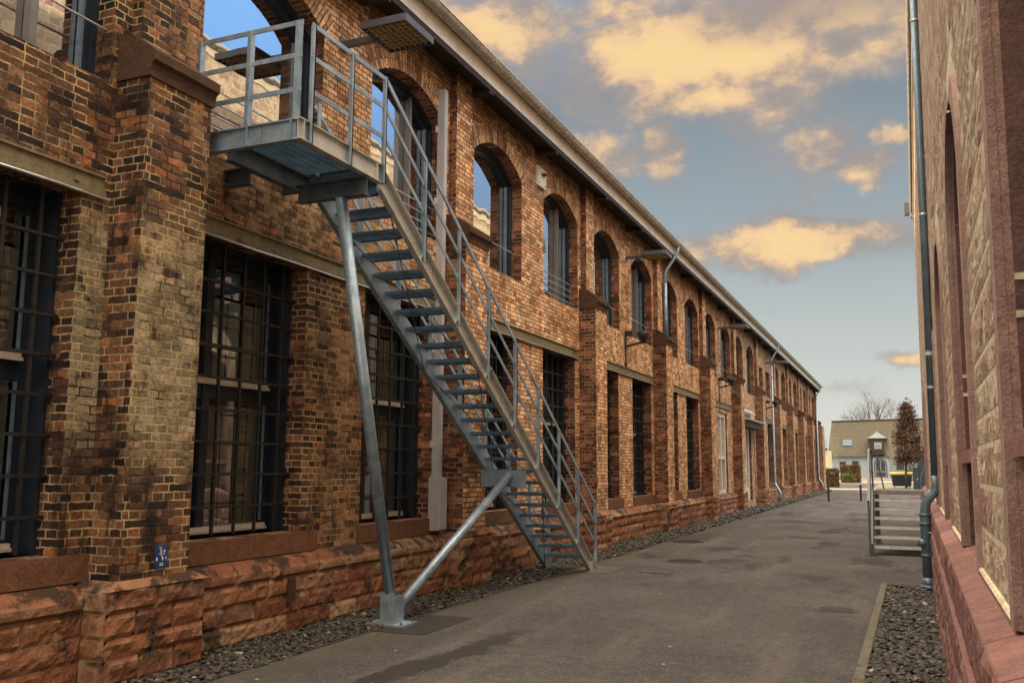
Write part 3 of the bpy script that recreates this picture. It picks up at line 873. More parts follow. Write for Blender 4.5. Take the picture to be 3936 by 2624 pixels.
m = MB(); ibeam(m, 'y', 6.345, 7.58, XL - .03, 4.40, 4.60, .09); m.build('landing_beam', M['galv_dark'], st)
m = MB(); ibeam(m, 'x', XL - .02, XR - .02, 7.40, 4.28, 4.462, .10); m.build('cross_beam', M['galv_dark'], st)
m = MB(); ibeam(m, 'x', -5.90, XL - .1, 6.75, 4.30, 4.46, .10); m.build('cross_beam', M['galv_dark'], st)
m = MB()
y = 6.35
while y < 7.58: m.box(-5.86, XR - .07, y - .0025, y + .0025, 4.625, 4.655); y += .03
x = -5.84
while x < XR - .08: m.box(x - .003, x + .003, 6.345, 7.58, 4.63, 4.65); x += .1
m.build('landing_grating', M['tread'], st)
# support legs
m = MB(); m.tube([(-5.02, 8.56, .22), (-5.02, 7.40, 4.29)], .060, 20); m.build('support_column', M['galv'], st, smooth=True)
m = MB(); m.tube([(-5.02, 8.70, .16), (-5.02, 11.66, 1.52)], .055, 20); m.build('brace_tube', M['galv'], st, smooth=True)
m = MB(); m.box(XL + .07, XR - .07, 11.66, 11.675, 1.37, 1.60); m.box(XL + .07, XR - .07, 11.675, 11.80, 1.588, 1.60); m.box(XL + .07, XR - .07, 11.675, 11.80, 1.37, 1.382)
for x in (-5.05, -4.97): m.box(x - .005, x + .005, 11.675, 11.79, 1.383, 1.587)
m.build('cross_beam', M['galv'], st)
m = MB(); m.box(-5.24, -4.80, 8.42, 8.74, .006, .028); 
m.build('base_plate', M['galv'], st)
for bx_, by_ in ((-5.2, 8.46), (-4.84, 8.46), (-5.2, 8.70), (-4.84, 8.70)):
    m = MB(); m.lathe([(.016, .028), (.016, .044), (.008, .044), (.008, .06)], (bx_, by_, 0), 6); m.build('bolt', M['galv_dark'], st)
m = MB(); m.box(-5.10, -5.085, 8.48, 8.70, .03, .30); m.box(-4.955, -4.94, 8.48, 8.70, .03, .30)
m.prism([(-5.10, 8.47), (-4.94, 8.47), (-4.94, 8.482), (-5.10, 8.482)], .03, .34)
m.box(-5.085, -4.955, 8.58, 8.595, .03, .25)
m.build('shoe', M['galv'], st)
def rod(p, q):
    m = MB(); m.tube([p, q], .0065, 6); 
    a = Vector(p).lerp(Vector(q), .12); b = Vector(p).lerp(Vector(q), .15); m.tube([a, b], .013, 6)
    m.build('tie_rod', M['galv_dark'], st)
def under(y): return sz(y) - .285
for ya, yb in ((7.9, 10.0), (10.05, 12.2), (12.25, 14.2)):
    rod((XL + .05, ya, under(ya)), (XR - .05, yb, under(yb))); rod((XR - .05, ya, under(ya)), (XL + .05, yb, under(yb)))

# ------------------------------------------------------------------ things on the hall wall
# panel lamps
def panel_lamp(loc):
    t = thing('wall_lamp', loc, '', 'lamp', 'flat panel lamps on arms under the eaves')
    x, y, z = loc
    a = MB(); a.box(XW, XW + .012, y - .07, y + .07, z - .08, z + .08); a.box(XW + .012, -5.40, y - .035, y + .035, z - .035, z + .035)
    arm = a.build('arm', M['lampgrey'], t)
    b = MB(); b.box(-5.45, -4.86, y - .33, y + .33, z + .02, z + .05)
    for q in ((-5.45, -5.435, -.33, .33), (-4.875, -4.86, -.33, .33), (-5.435, -4.875, -.33, -.315), (-5.435, -4.875, .315, .33)): b.box(q[0], q[1], y + q[2], y + q[3], z - .035, z + .02)
    b.build('housing', M['lampgrey'], t)
    l = MB(); n = 8
    for k in range(1, n):
        xx = lerp(-5.435, -4.875, k / n); l.bar((xx, y - .315, z - .01), (xx, y + .315, z - .01), .006, .04)
        yy = lerp(y - .315, y + .315, k / n); l.bar((-5.435, yy, z - .012), (-4.875, yy, z - .012), .006, .036)
    for i in range(n):
        for j in range(n):
            cx = lerp(-5.435, -4.875, (i + .5) / n); cy = lerp(y - .315, y + .315, (j + .5) / n)
            l.lathe([(.030, 0), (.020, .012)], (cx, cy, z + .0), 8)
    l.build('louvre', M['louvre'], t)
    return t
l1 = panel_lamp((XW, 8.64, 6.60))
labs = ['large square louvred lamp on an arm nearest the camera, above the stair landing',
        'square panel lamp under the eaves over an arched window left of the first gutter outlet',
        'thin panel lamp on an arm high on the brick wall, third from the stair',
        'small panel lamp under the eaves crossing the far white downpipe, farthest down the hall']
l1['label'] = labs[0]
for k, y in enumerate((20.75, 32.72, 44.55)):
    c = copy_tree(l1); c.location = (XW, y, 6.62); c['label'] = labs[k + 1]
# uplight floods
def flood(y):
    t = thing('wall_floodlight', (XW, y, 4.66), '', 'floodlight', 'bowl floodlights on wall brackets')
    m = MB(); m.box(XW, XW + .02, y - .05, y + .05, 4.42, 4.80); m.bar((XW + .02, y, 4.46), (XW + .42, y, 4.55), .05, .05); m.build('bracket', M['dark'], t)
    m = MB(); m.box(XW + .02, XW + .20, y - .08, y + .08, 4.70, 4.82); m.build('ballast_box', M['dark'], t)
    m = MB(); m.lathe([(.06, -.1), (.07, -.02), (.13, .04), (.16, .16), (.15, .165), (.12, .1)], (XW + .44, y, 4.62), 18); m.build('bowl', M['dark'], t, smooth=True)
    m = MB(); m.tube([(XW + .012, y + .01, 4.42), (XW + .012, y, 4.02), (XW + .012, y - .02, 3.9), (XW + .02, y - .12, 3.83)], .012, 6); m.box(XW, XW + .04, y - .05, y + .05, 3.98, 4.08); m.build('cable', M['dark'], t)
    return t
f1 = flood(20.6)
fl = ['dark bowl floodlight on a bracket nearest the camera, with cable to a junction box below', 'dark bowl floodlight on a bracket between the second pair of far piers', 'dark bowl floodlight half in front of the far white downpipe']
f1['label'] = fl[0]
for k, y in enumerate((32.5, 44.6)):
    c = copy_tree(f1); c.location = (XW, y, 4.66); c['label'] = fl[k + 1]
# cable duct
t = thing('cable_duct', (XW + .08, 11.06, .8), 'tall white metal cable duct running up the brick wall behind the stair', 'duct')
m = MB(); m.box(XW + .002, XW + .11, 11.05, 11.15, 1.45, 7.0); m.box(XW + .11, XW + .115, 11.06, 11.14, 1.46, 6.99); m.build('duct', M['duct'], t)
m = MB(); m.box(XW + .002, XW + .16, 10.97, 11.20, .80, 1.5); m.box(XW + .16, XW + .172, 10.985, 11.07, .82, 1.48); m.box(XW + .16, XW + .172, 11.095, 11.185, .82, 1.48); m.build('lower_cover', M['duct'], t)
for z in (6.75, 6.35, 5.3, 4.6, 3.2, 1.9):
    m = MB(); m.box(XW + .002, XW + .02, 10.98, 11.05, z, z + .09); m.build('clip', M['strip'], t)
# white box between arched windows
t = thing('wall_panel', (XW, 15.05, 6.7), 'small cream square panel fixed between two arched windows under the eaves', 'panel')
m = MB(); m.box(XW, XW + .045, 14.86, 15.28, 6.72, 7.08); m.build('plate', M['cream'], t, bevel=.006)
m = MB(); m.prism_y([(XW + .045, 6.98), (XW + .12, 6.96), (XW + .045, 6.93)], 15.03, 15.15)
for yy in (14.92, 15.22):
    for zz in (6.77, 7.03): m.box(XW + .045, XW + .055, yy - .012, yy + .012, zz - .012, zz + .012)
m.build('fitting', M['lampgrey'], t)
# blue hydrant sign
t = thing('hydrant_sign', (XP, 5.80, .9), 'small blue enamel plate reading S 50 and 2.5 on the first brick pier', 'sign')
m = MB(); m.box(XP + .002, XP + .010, 5.735, 5.865, .825, 1.005); m.build('plate', M['signblue'], t, bevel=.003)
def text(s, y, z, size, mat, par):
    cu = bpy.data.curves.new('lettering', 'FONT'); cu.body = s; cu.size = size; cu.align_x = 'CENTER'; cu.extrude = .0006; cu.offset = size * .015
    tmp = bpy.data.objects.new('lettering', cu); COL.objects.link(tmp)
    bpy.context.view_layer.update()
    me = bpy.data.meshes.new_from_object(tmp.evaluated_get(bpy.context.evaluated_depsgraph_get()))
    bpy.data.objects.remove(tmp)
    me.materials.clear(); me.materials.append(mat)
    o = bpy.data.objects.new('lettering', me); COL.objects.link(o); o.parent = par
    org = par.location
    o.matrix_local = Matrix(((0, 0, 1, XP + .0115 - org.x), (1, 0, 0, y - org.y), (0, 1, 0, z - org.z), (0, 0, 0, 1)))
text('S', 5.790, .946, .044, M['white'], t); text('50', 5.826, .949, .026, M['white'], t); text('2.5', 5.800, .845, .034, M['white'], t)
m = MB(); m.box(XP + .0105, XP + .012, 5.765, 5.837, .934, .938); m.box(XP + .0105, XP + .012, 5.798, 5.802, .905, .934)
m.box(XP + .0105, XP + .012, 5.744, 5.756, .885, .912); m.box(XP + .0105, XP + .012, 5.806, 5.818, .888, .915); m.box(XP + .0105, XP + .012, 5.842, 5.850, .893, .912)
m.box(XP + .0105, XP + .012, 5.770, 5.800, .986, .991); m.build('marking', M['white'], t)
# downpipes on the hall
def hall_pipe(y, label, zb, knee):
    t = thing('downpipe', (XW + .12, y, 0), label, 'downpipe')
    m = MB(); xa = XW + .17
    m.tube([(gx, y + .1, 7.62), (gx, y + .1, 7.50), (gx - .03, y + .09, 7.40), (xa + .04, y + .02, 6.98), (xa, y, 6.86), (xa, y, 6.5)], .05, 12)
    bot = [(xa, y, .98), (xa + .03, y - .03, .86), (-5.56, y - .2, .66), (-5.47, y - .24, .52), (-5.46, y - .24, .02)] if knee else [(xa, y, zb)]
    m.tube([(xa, y, 6.6), (xa, y, 1.1)] + bot if knee else [(xa, y, 6.6), (xa, y, zb)], .052, 12)
    for z in ((6.0, 4.4, 2.8, 1.4) if knee else (6.2, 5.6)): m.tube([(xa, y, z), (xa, y, z + .03)], .060, 12)
    m.build('pipe', M['zinc'], t, smooth=True)
    return t
hall_pipe(YN[5] + .74 + .02, 'pale downpipe with a bent neck from the gutter, short run beside the fourth pier', 5.1, False)
hall_pipe(45.7, 'grey downpipe running full height down the far part of the hall wall with bent foot', .02, True)
hall_pipe(70.6, 'grey downpipe at the far end corner of the hall', .02, True)
# iron wall anchors
for k, (y, z) in enumerate(((29.05 + .9, 5.95), (35.0 + .75, 5.95))):
    m = MB(); m.box(XW, XW + .05, y - .13, y + .13, z, z + .05); 
    for d in (-.12, 0, .1): m.box(XW, XW + .06, y + d - .02, y + d + .02, z - .10, z + .14)
    tag(m.build('wall_anchor', M['iron'], None), ['black iron wall anchor beside a half hidden arched window, nearer of the two', 'black iron wall anchor beside an arched window, farther of the two'][k], 'wall anchor', 'iron anchors on the brick wall')
# rusty flap on the plinth
m = MB(); m.box(-5.725, -5.695, 7.72, 7.82, .30, .53); tag(m.build('iron_flap', plain('rusty_plate', (.05, .022, .016), .8), None), 'small rusty iron plate fixed to the red sandstone plinth', 'plate')

# ------------------------------------------------------------------ ground
m = MB(); m.face([(-400, -200, -.06), (400, -200, -.06), (400, 600, -.06), (-400, 600, -.06)]); tag(m.build('ground', M['ground'], None), 'rough grassy ground around the buildings', 'ground', kind='structure')
m = MB(); m.face([(-5.0, -12, 0), (4, -12, 0), (4, 76.5, 0), (-5.0, 76.5, 0)]); m.face([(-5.0, -12, -.03), (-5.0, -12, 0), (-5.0, 76.5, 0), (-5.0, 76.5, -.03)])
alley = m.build('asphalt_alley', M['asphalt'], None); tag(alley, 'grey brown worn asphalt alley between the two buildings', 'alley', kind='structure')
m = MB(); m.face([(-40, 72.9, -.012), (-5.0, 72.9, -.012), (-5.0, 76.5, -.012), (-40, 76.5, -.012)]); m.face([(-60, 76.5, .004), (60, 76.5, .004), (60, 148, .30), (-60, 148, .30)]); m.face([(-60, 148, .3), (60, 148, .3), (60, 175, .3), (-60, 175, .3)])
tag(m.build('forecourt', M['paving'], None), 'pale sunlit paving beyond the end of the alley', 'paving', kind='structure')
m = MB(); m.face([(-12, 78.0, .018), (8, 78.0, .018), (8, 78.7, .02), (-12, 78.7, .02)])
m.face([(-12, 112, .165), (8, 112, .165), (8, 114, .175), (-12, 114, .175)])
tag(m.build('road_marking', M['white'], None), 'white line across the far end of the alley', 'marking', kind='structure')
m = MB(); m.face([(-12, 84, .04), (-2.5, 84, .04), (-2.5, 100, .11), (-12, 100, .11)]); tag(m.build('service_road', M['asphalt'], None), 'dark asphalt strip beside the hedge', 'road', kind='structure')
# black repair patch & rectangles
m = MB(); m.prism([(-5.2, 8.16), (-4.43, 8.2), (-4.44, 9.33), (-4.98, 9.32)], .001, .005); tag(m.build('repair_patch', M['patch'], None), 'black square tar patch under the base of the steel support', 'patch', kind='structure')
m = MB(); m.prism([(-5.0, 13.9), (-4.35, 13.95), (-4.35, 15.0), (-5.0, 15.0)], .001, .005); tag(m.build('repair_patch', plain('grey_patch', (.06, .05, .042), .85, var=.3, scale=30, bump=.4), None), 'dark square patch at the foot of the stair', 'patch', kind='structure')
m = MB(); m.prism([(-4.99, 14.05), (-4.62, 14.1), (-4.62, 15.0), (-4.99, 15.0)], .0055, .0085); tag(m.build('yellow_marking', M['yellowpaint'], None), 'faded yellow painted square under the last stair step', 'marking', kind='structure')
# manholes
def manhole(x, y, r, label, name='manhole_cover'):
    t = thing(name, (x, y, 0), label, 'manhole cover', 'round manhole covers in the asphalt')
    m = MB(); m.lathe([(r + .05, .001), (r + .05, .006), (r + .008, .006), (r + .006, .003)], (x, y, 0), 36); m.build('rim', M['iron'], t)
    m = MB(); m.lathe([(r, .003), (r, .008)], (x, y, 0), 36)
    k = -4
    while k <= 4:
        yy = y + k * r / 5; hw = sqrt(max(0, (r * .9) ** 2 - (yy - y) ** 2)); m.box(x - hw, x + hw, yy - .012, yy + .012, .009, .0125); k += 1
    m.build('lid', M['iron'], t); return t
manhole(-.82, 11.72, .21, 'small round manhole cover by the kerb of the right gravel bed')
manhole(-3.66, 16.45, .36, 'round rusty manhole cover in the alley just past the stair foot')
manhole(-4.56, 20.8, .40, 'round manhole cover farther down the alley near the hall wall')
m = MB(); m.box(-3.95, -3.45, 14.38, 14.72, .001, .007); m.box(-3.93, -3.47, 14.40, 14.70, .007, .009)
tag(m.build('access_cover', M['iron'], None), 'flat rectangular access cover in the asphalt beside the stair foot', 'cover')

# gravel stones
def gravel(name, x0f, x1f, ya, yb, dens, size, label, zb=0.0):
    base = []
    for k in range(10):
        rr = random.Random(k)
        base.append([Vector((v[0] * rr.uniform(.7, 1.25), v[1] * rr.uniform(.6, 1.1), v[2] * rr.uniform(.45, .8))) for v in
                     [Vector((rr.uniform(.75, 1.1) * a, rr.uniform(.75, 1.1) * b, rr.uniform(.75, 1.1) * c)) for a, b, c in
                      [(1, 0, 0), (-1, 0, 0), (0, 1, 0), (0, -1, 0), (0, 0, 1), (0, 0, -1), (.65, .65, .5), (-.65, .65, .5), (.65, -.65, .5), (-.65, -.65, .5)]]])
    FA = [(4, 6, 7), (4, 9, 8), (4, 7, 9), (4, 8, 6), (0, 6, 8), (2, 7, 6), (1, 9, 7), (3, 8, 9), (0, 2, 6), (2, 1, 7), (1, 3, 9), (3, 0, 8), (0, 5, 2), (2, 5, 1), (1, 5, 3), (3, 5, 0)]
    m = MB(); y = ya; cnt = 0
    nsl = int((yb - ya) / .1)
    for sidx in range(nsl):
        y = ya + .1 * sidx; w = x1f(y) - x0f(y); d = dens(y); s0 = size(y)
        for _ in range(int(w * .1 * d + random.random())):
            px, py = x0f(y) + random.random() * w, y + random.random() * .1
            s = s0 * random.uniform(.6, 1.25); a = random.random() * 6.28; tl = random.uniform(-.5, .5)
            Rm = Matrix.Rotation(a, 3, 'Z') @ Matrix.Rotation(tl, 3, 'X')
            z = zb + s * .3 + random.random() * s * .8; r = random.random(); b = len(m.v)
            for v in random.choice(base):
                q = Rm @ v * s; m.v.append((px + q.x, py + q.y, z + q.z)); m.r.append(r)
            for f in FA: m.f.append((b + f[0], b + f[1], b + f[2])); m.uv.append(None)
    return tag(m.build(name, M['gravel'], None), label, 'gravel', kind='stuff')
m = MB(); m.face([(-6.2, -8, -.012), (-5.0, -8, -.012), (-5.0, 73, -.012), (-6.2, 73, -.012)]); tag(m.build('gravel_soil', M['gravelbase'], None), 'dark soil strip under the gravel by the hall', 'soil', kind='structure')
gravel('gravel_strip', lambda y: -5.80, lambda y: -5.01 + .03 * sin(y * 3.1), 4.6, 30, lambda y: 1500 if y < 12 else (950 if y < 18 else 420), lambda y: .027 if y < 12 else (.033 if y < 18 else .05), 'strip of broken dark slate gravel along the foot of the brick hall', -.02)
gravel('gravel_strip', lambda y: -5.80, lambda y: -4.98, 30, 72, lambda y: 160, lambda y: .075, 'far strip of dark gravel along the foot of the hall', -.02)
m = MB()
m.prism([(-5.025, 3), (-4.995, 3), (-4.995, 72.5), (-5.025, 72.5)], -.03, .008); tag(m.build('edging_strip', M['iron'], None), 'thin edging strip between asphalt and gravel along the hall', 'edging', kind='structure')

# ------------------------------------------------------------------ right building (slightly out of parallel with the alley)
DVX = .0098
dv = Vector((DVX, sqrt(1 - DVX * DVX), 0)); nv = Vector((dv.y, -dv.x, 0))
LEAN = .010
def RW(t_, n, z): return dv * t_ + nv * (n + LEAN * max(0, z - 1.2)) + Vector((0, 0, z))
class RMB(MB):
    """coordinates given as (n, t, z) of the right-hand wall and turned into world space on build"""
    def build(s, *a, **k):
        s.v = [tuple(RW(p[1], p[0], p[2])) for p in s.v]; return MB.build(s, *a, **k)
sb = thing('stone_building', (3, 16, 0), 'tall sandstone rubble building with pink stone window surrounds along the right edge', 'building')
NW, NPL, NPB = .305, .185, .165
wins = [(1.85, 3.5), (5.6, 7.2), (9.45, 11.1), (13.9, 15.5), (17.7, 19.3), (25.6, 27.2), (29.2, 30.6)]
T0, T1 = -3.0, 33.6
ZW0, ZTOP, ZSP, ZAP = 1.12, 10.4, 3.35, 3.98
def surround_half(win, z, extra=.17):
    """half width of surround at height z (pointed arch)"""
    hw = (win[1] - win[0]) / 2
    if z <= ZSP: return hw + extra
    k = (z - ZSP) / (ZAP + extra * 1.4 - ZSP)
    return (hw + extra) * sqrt(max(0, 1 - k ** 1.7)) if k < 1 else 0
def open_half(win, z):
    hw = (win[1] - win[0]) / 2
    if z <= ZSP: return hw
    k = (z - ZSP) / (ZAP - ZSP)
    return hw * sqrt(max(0, 1 - k ** 1.7)) if k < 1 else 0
# mortar bed wall with openings
wm = RMB(); zs = [ZW0 - .2, ZW0] + [ZW0 + (ZSP - ZW0) * k / 3 for k in (1, 2, 3)] + [lerp(ZSP, ZAP, k / 10) for k in range(1, 11)] + [ZTOP]
for za, zb in zip(zs[:-1], zs[1:]):
    def edges(z):
        e = [T0]
        for w in wins:
            c = (w[0] + w[1]) / 2; h = open_half(w, z) if z > ZW0 - .01 and z < ZAP else 0
            e += [c - h, c + h]
        return e + [T1]
    if zb <= ZW0 + 1e-6 or za >= ZAP - 1e-6:
        wm.face([(NW, T1, za), (NW, T0, za), (NW, T0, zb), (NW, T1, zb)]); continue
    ea, eb_ = edges(za), edges(zb)
    for k in range(0, len(ea), 2):
        wm.face([(NW, ea[k + 1], za), (NW, ea[k], za), (NW, eb_[k], zb), (NW, eb_[k + 1], zb)])
wm.face([(NW, T1, 0), (NW, T1, ZTOP), (NW + 9, T1, ZTOP), (NW + 9, T1, 0)]); wm.face([(NW, T1, ZTOP), (NW + 4.5, T1, ZTOP + 1.2), (NW + 9, T1, ZTOP)])
wm.face([(NW, T0, ZTOP), (NW, T0, 0), (NW + 9, T0, 0), (NW + 9, T0, ZTOP)])
wm.build('mortar_bed', M['mortar'], sb)
# rubble blocks
rb = RMB(); z = ZW0 + .01; row = 0
while z < ZTOP - .1:
    h = random.choice((.13, .16, .19, .22, .26)); h = min(h, ZTOP - z)
    zc = z + h / 2
    segs = []; cur = T0
    for w in wins:
        c = (w[0] + w[1]) / 2; hh = max(surround_half(w, z), surround_half(w, z + h)) if z < ZAP + .2 else 0
        if hh > .01: segs.append((cur, c - hh)); cur = c + hh
    segs.append((cur, T1))
    for (a, b) in segs:
        t_ = max(a, 2.0)
        while t_ < b - .03:
            w_ = random.uniform(.12, .38); e = t_ + w_
            if b - e < .12: e = b
            g = .014
            res = .03 if t_ < 12 and z < 5 else .1
            rock_block(rb, (NW - .002, e - g, z + g), (0, -1, 0), (-1, 0, 0), e - t_ - 2 * g, h - 2 * g, random.random() * 99, .005, res, edge=.02, rough=.010, fr=2.4)
            t_ = e
    z += h
rb.build('rubble_wall', M['rubble'], sb)
# plinth with sloping top
pl = RMB(); t_ = 1.0
while t_ < T1:
    e = min(T1, t_ + random.uniform(.55, 1.0)); g = .004; r = random.random()
    zc = 0
    rock_block(pl, (NPL, e - g, .80), (0, -1, 0), (-1, 0, 0), e - t_ - 2 * g, .27, random.random() * 99, .012, .04, rnd=r, rough=.012)
    n = max(2, int((e - t_) / .15))
    for k in range(n):
        a, b = lerp(t_ + g, e - g, k / n), lerp(t_ + g, e - g, (k + 1) / n)
        pl.face([(NPL - .004, b, 1.066), (NPL - .004, a, 1.066), (NW + .05, a, 1.132), (NW + .05, b, 1.132)], r=r)
    t_ = e
for (za, zb) in ((0, .26), (.26, .53), (.53, .80)):
    t_ = 1.0 + random.random() * .3
    while t_ < T1:
        e = min(T1, t_ + random.uniform(.45, .9)); g = .008
        rock_block(pl, (NPB, e - g, za + g), (0, -1, 0), (-1, 0, 0), e - t_ - 2 * g, zb - za - 2 * g, random.random() * 99, .014, .045, rough=.014)
        t_ = e
pl.face([(NPB - .006, T0, .799), (NPL + .02, T0, .799), (NPL + .02, T1, .799), (NPB - .006, T1, .799)], r=.5)
pl.face([(NPB + .004, T1, 0), (NPB + .004, T0, 0), (NPB + .004, T0, .8), (NPB + .004, T1, .8)], r=.3)
pl.build('plinth', M['pinkstone'], sb)
mj = RMB(); mj.face([(NPB - .0005, T1, 0), (NPB - .0005, T0, 0), (NPB - .0005, T0, .8), (NPB - .0005, T1, .8)])
mj.face([(NPL + .003, T1, .8), (NPL + .003, T0, .8), (NPL + .003, T0, 1.06), (NPL + .003, T1, 1.06)])
for a, b in [(wins[k][1] + .1, wins[k + 1][0] - .1) for k in range(len(wins) - 1)]:
    jj = RMB(); jj.tube([(NW - .012, a, 1.13), (NW - .014, lerp(a, b, .3), 1.135), (NW - .012, lerp(a, b, .7), 1.13), (NW - .012, b, 1.132)], .014, 6); jj.build('mortar_joint', M['mortar'], sb)
mj.build('mortar_bed', M['mortar'], sb)
# window surrounds
for w in wins:
    c = (w[0] + w[1]) / 2; hw = (w[1] - w[0]) / 2
    zl = [ZW0 + .002] + [lerp(ZW0, ZSP, k / 4) for k in range(1, 5)] + [lerp(ZSP, ZAP, k / 12) for k in range(1, 13)]
    s = RMB(); nf = NW - .028; nd = NW + .42; ch = .055
    for side in (-1, 1):
        for za, zb in zip(zl[:-1], zl[1:]):
            def pr(z): return c + side * surround_half(w, z), c + side * (open_half(w, z) + .03), c + side * (open_half(w, z) - .02)
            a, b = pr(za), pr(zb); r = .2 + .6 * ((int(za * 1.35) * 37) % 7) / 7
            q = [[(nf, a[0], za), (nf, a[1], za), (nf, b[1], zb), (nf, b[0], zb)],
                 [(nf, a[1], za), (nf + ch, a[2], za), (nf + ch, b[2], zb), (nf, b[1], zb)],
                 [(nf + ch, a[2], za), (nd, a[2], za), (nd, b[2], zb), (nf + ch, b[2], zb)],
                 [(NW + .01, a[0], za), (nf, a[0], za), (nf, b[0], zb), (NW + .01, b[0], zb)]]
            for kk, f_ in enumerate(q): s.face(f_ if side > 0 else list(reversed(f_)), r=(.90 if kk in (0, 3) else .76 if kk == 1 else r * .62))  # sky light painted in: front faces palest, chamfer next, reveals darkest
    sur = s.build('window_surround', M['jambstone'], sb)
    for zj in (2.16, 2.29, 3.40):
        for side in (1,):
            j = RMB()
            y = c + side * (hw - .023)
            j.box(nf + ch, nd - .02, y - .003, y, zj, zj + .024); j.build('mortar_joint', M['mortar'], sur)
    tr = RMB(); tr.box(NW - .01, NW + .40, w[0] + .02, w[1] - .021, 1.69, 1.77); tr.build('transom', M['pinkstone'], sur)
    g = RMB(); g.face([(NW + .36, c + hw, ZW0), (NW + .36, c - hw, ZW0), (NW + .36, c - hw, ZAP), (NW + .36, c + hw, ZAP)]); g.build('pane', M['glass_low'], sur)
# eaves and roof
e = RMB(); e.prism_y([(.235, 10.30), (NW + .2, 10.30), (NW + 4.6, 11.7), (NW + 4.6, 11.8), (.235, 10.42)], T0, 34.0)
e.build('roof', M['slates'], sb)
e = RMB(); e.prism_y([(.27, 10.12), (NW + .1, 10.12), (NW + .1, 10.3), (.27, 10.3)], T0, 33.8); e.build('cornice', M['stucco'], sb)
e = RMB(); e.tube([(.235, T0, 10.40), (.235, 34.0, 10.40)], .05, 10); e.build('gutter', M['gutter'], sb)
e = RMB(); e.face([(NW + .5, T0, 0), (NW + .5, T1, 0), (NW + .5, T1, 9), (NW + .5, T0, 9)]); e.build('interior_wall', M['room'], sb)
# downpipes
t = thing('downpipe', tuple(RW(13.8, .15, 0)), 'thick blue grey downpipe with bent foot running up the right stone wall beside the steps', 'downpipe')
def RT(p): return tuple(RW(p[1], p[0], p[2]))
m = MB(); m.tube([RT(p) for p in ((.245, 13.8, 10.2), (.245, 13.8, 1.55))], .052, 20); m.build('upper_pipe', M['zinc_dark'], t, smooth=True)
m = MB(); pts = [(.245, 13.8, 1.56), (.245, 13.8, 1.42)] + [(.165 + .08 * cos(a), 13.8, 1.42 - .08 * 1.6 * sin(a)) for a in [k * .25 for k in range(1, 6)]] + [(.12, 13.8, 1.20), (.10, 13.8, 1.08), (.098, 13.8, .98), (.098, 13.8, .06)]
m.tube([RT(p) for p in pts], [.054] * 3 + [.058] * 4 + [.062, .066, .070, .070], 20)
for z in (.90, .48, 1.02): m.tube([RT((.098, 13.8, z)), RT((.098, 13.8, z + .03))], .078, 20)
m.tube([RT((.098, 13.8, .20)), RT((.098, 13.8, .06))], .075, 20); m.tube([RT((.098, 13.8, .10)), RT((.098, 13.8, .05))], .10, 20)
m.tube([RT((.098, 13.8, .66)), RT((.02, 13.72, .66))], .05, 14)
m.build('lower_pipe', M['zinc_dark'], t, smooth=True)
m = MB()
for z in (8.1, 5.2, 2.75): m.tube([RT((.245, 13.8, z)), RT((.245, 13.8, z + .03))], .060, 16); m.bar(RT((.25, 13.8, z + .015)), RT((NW, 13.8, z + .015)), .02, .02)
m.bar(RT((.10, 13.75, .80)), RT((NPB, 13.75, .80)), .02, .02)
m.build('pipe_clip', M['alu'], t)
m = MB(); m.tube([RT((.245, 13.8, 3.18)), RT((.245, 13.8, 3.29))], .0528, 20); m.build('paint_band', plain('blue_band', (.01, .07, .28), .5), t)
m = MB(); m.tube([RT((.245, 13.8, 3.21)), RT((.245, 13.8, 3.26))], .0533, 20); m.build('sticker', plain('pale_sticker', (.45, .48, .42), .5, var=.4, scale=40), t)
m = MB(); m.box(*[0] * 6) if False else None
t = thing('downpipe', tuple(RW(31.5, .3, 0)), 'thin grey downpipe at the far corner of the right stone building', 'downpipe')
m = MB(); m.tube([RT(p) for p in ((.235, 33.0, 10.36), (.24, 33.0, 10.2), (.33, 32.6, 10.0), (.345, 32.5, 9.7), (.335, 32.5, 1.9), (.30, 32.5, 1.65), (.20, 32.5, 1.45), (.17, 32.5, 1.2), (.17, 32.5, .02))], .045, 12)
for z in (8.3, 5.6, 3.0): m.tube([RT((.335, 32.5, z)), RT((.335, 32.5, z + .04))], .054, 12)
m.build('pipe', M['zinc_dark'], t, smooth=True)
t = thing('eaves_floodlight', tuple(RW(33.6, .1, 10.2)), 'small boxy light fixed at the end of the right eaves against the sky', 'floodlight')
m = RMB(); m.box(.02, .17, 33.3, 33.5, 10.30, 10.72); m.build('housing', M['lampgrey'], t)
m = RMB(); m.box(.045, .145, 33.29, 33.299, 10.34, 10.66); m.build('lens', plain('bronze_lens', (.14, .07, .04), .3), t)

# gravel bed, kerb
ns_ = [(-.515, 7.0, 9.3), (-.515, 9.31, 11.6), (-.515, 11.61, 14.1)]
ke = RMB()
for k, (n_, a, b) in enumerate([(-.515, 5.6, 7.55), (-.515, 7.555, 9.8), (-.515, 9.805, 12.1), (-.515, 12.105, 14.15)]):
    ke.prism_y([(n_ - .002, -.03), (n_ + .085, -.03), (n_ + .085, .055), (n_ + .075, .062), (n_ + .008, .062), (n_ - .002, .05)], a, b, r=random.random())
tag(ke.build('kerb', M['kerb'], None), 'low concrete kerb edging the gravel bed on the right', 'kerb', kind='structure')
m = MB(); m.face([RT((-.45, 3, .004)), RT((.25, 3, .004)), RT((.25, 14.2, .004)), RT((-.45, 14.2, .004))]); tag(m.build('gravel_soil', M['gravelbase'], None), 'dark soil under the right gravel bed', 'soil', kind='structure')
gravel('gravel_bed', lambda y: -.425 + DVX * y, lambda y: .17 + DVX * y, 6.2, 14.15, lambda y: 1100, lambda y: .034, 'bed of dark broken slate between the kerb and the pink plinth on the right', .008)

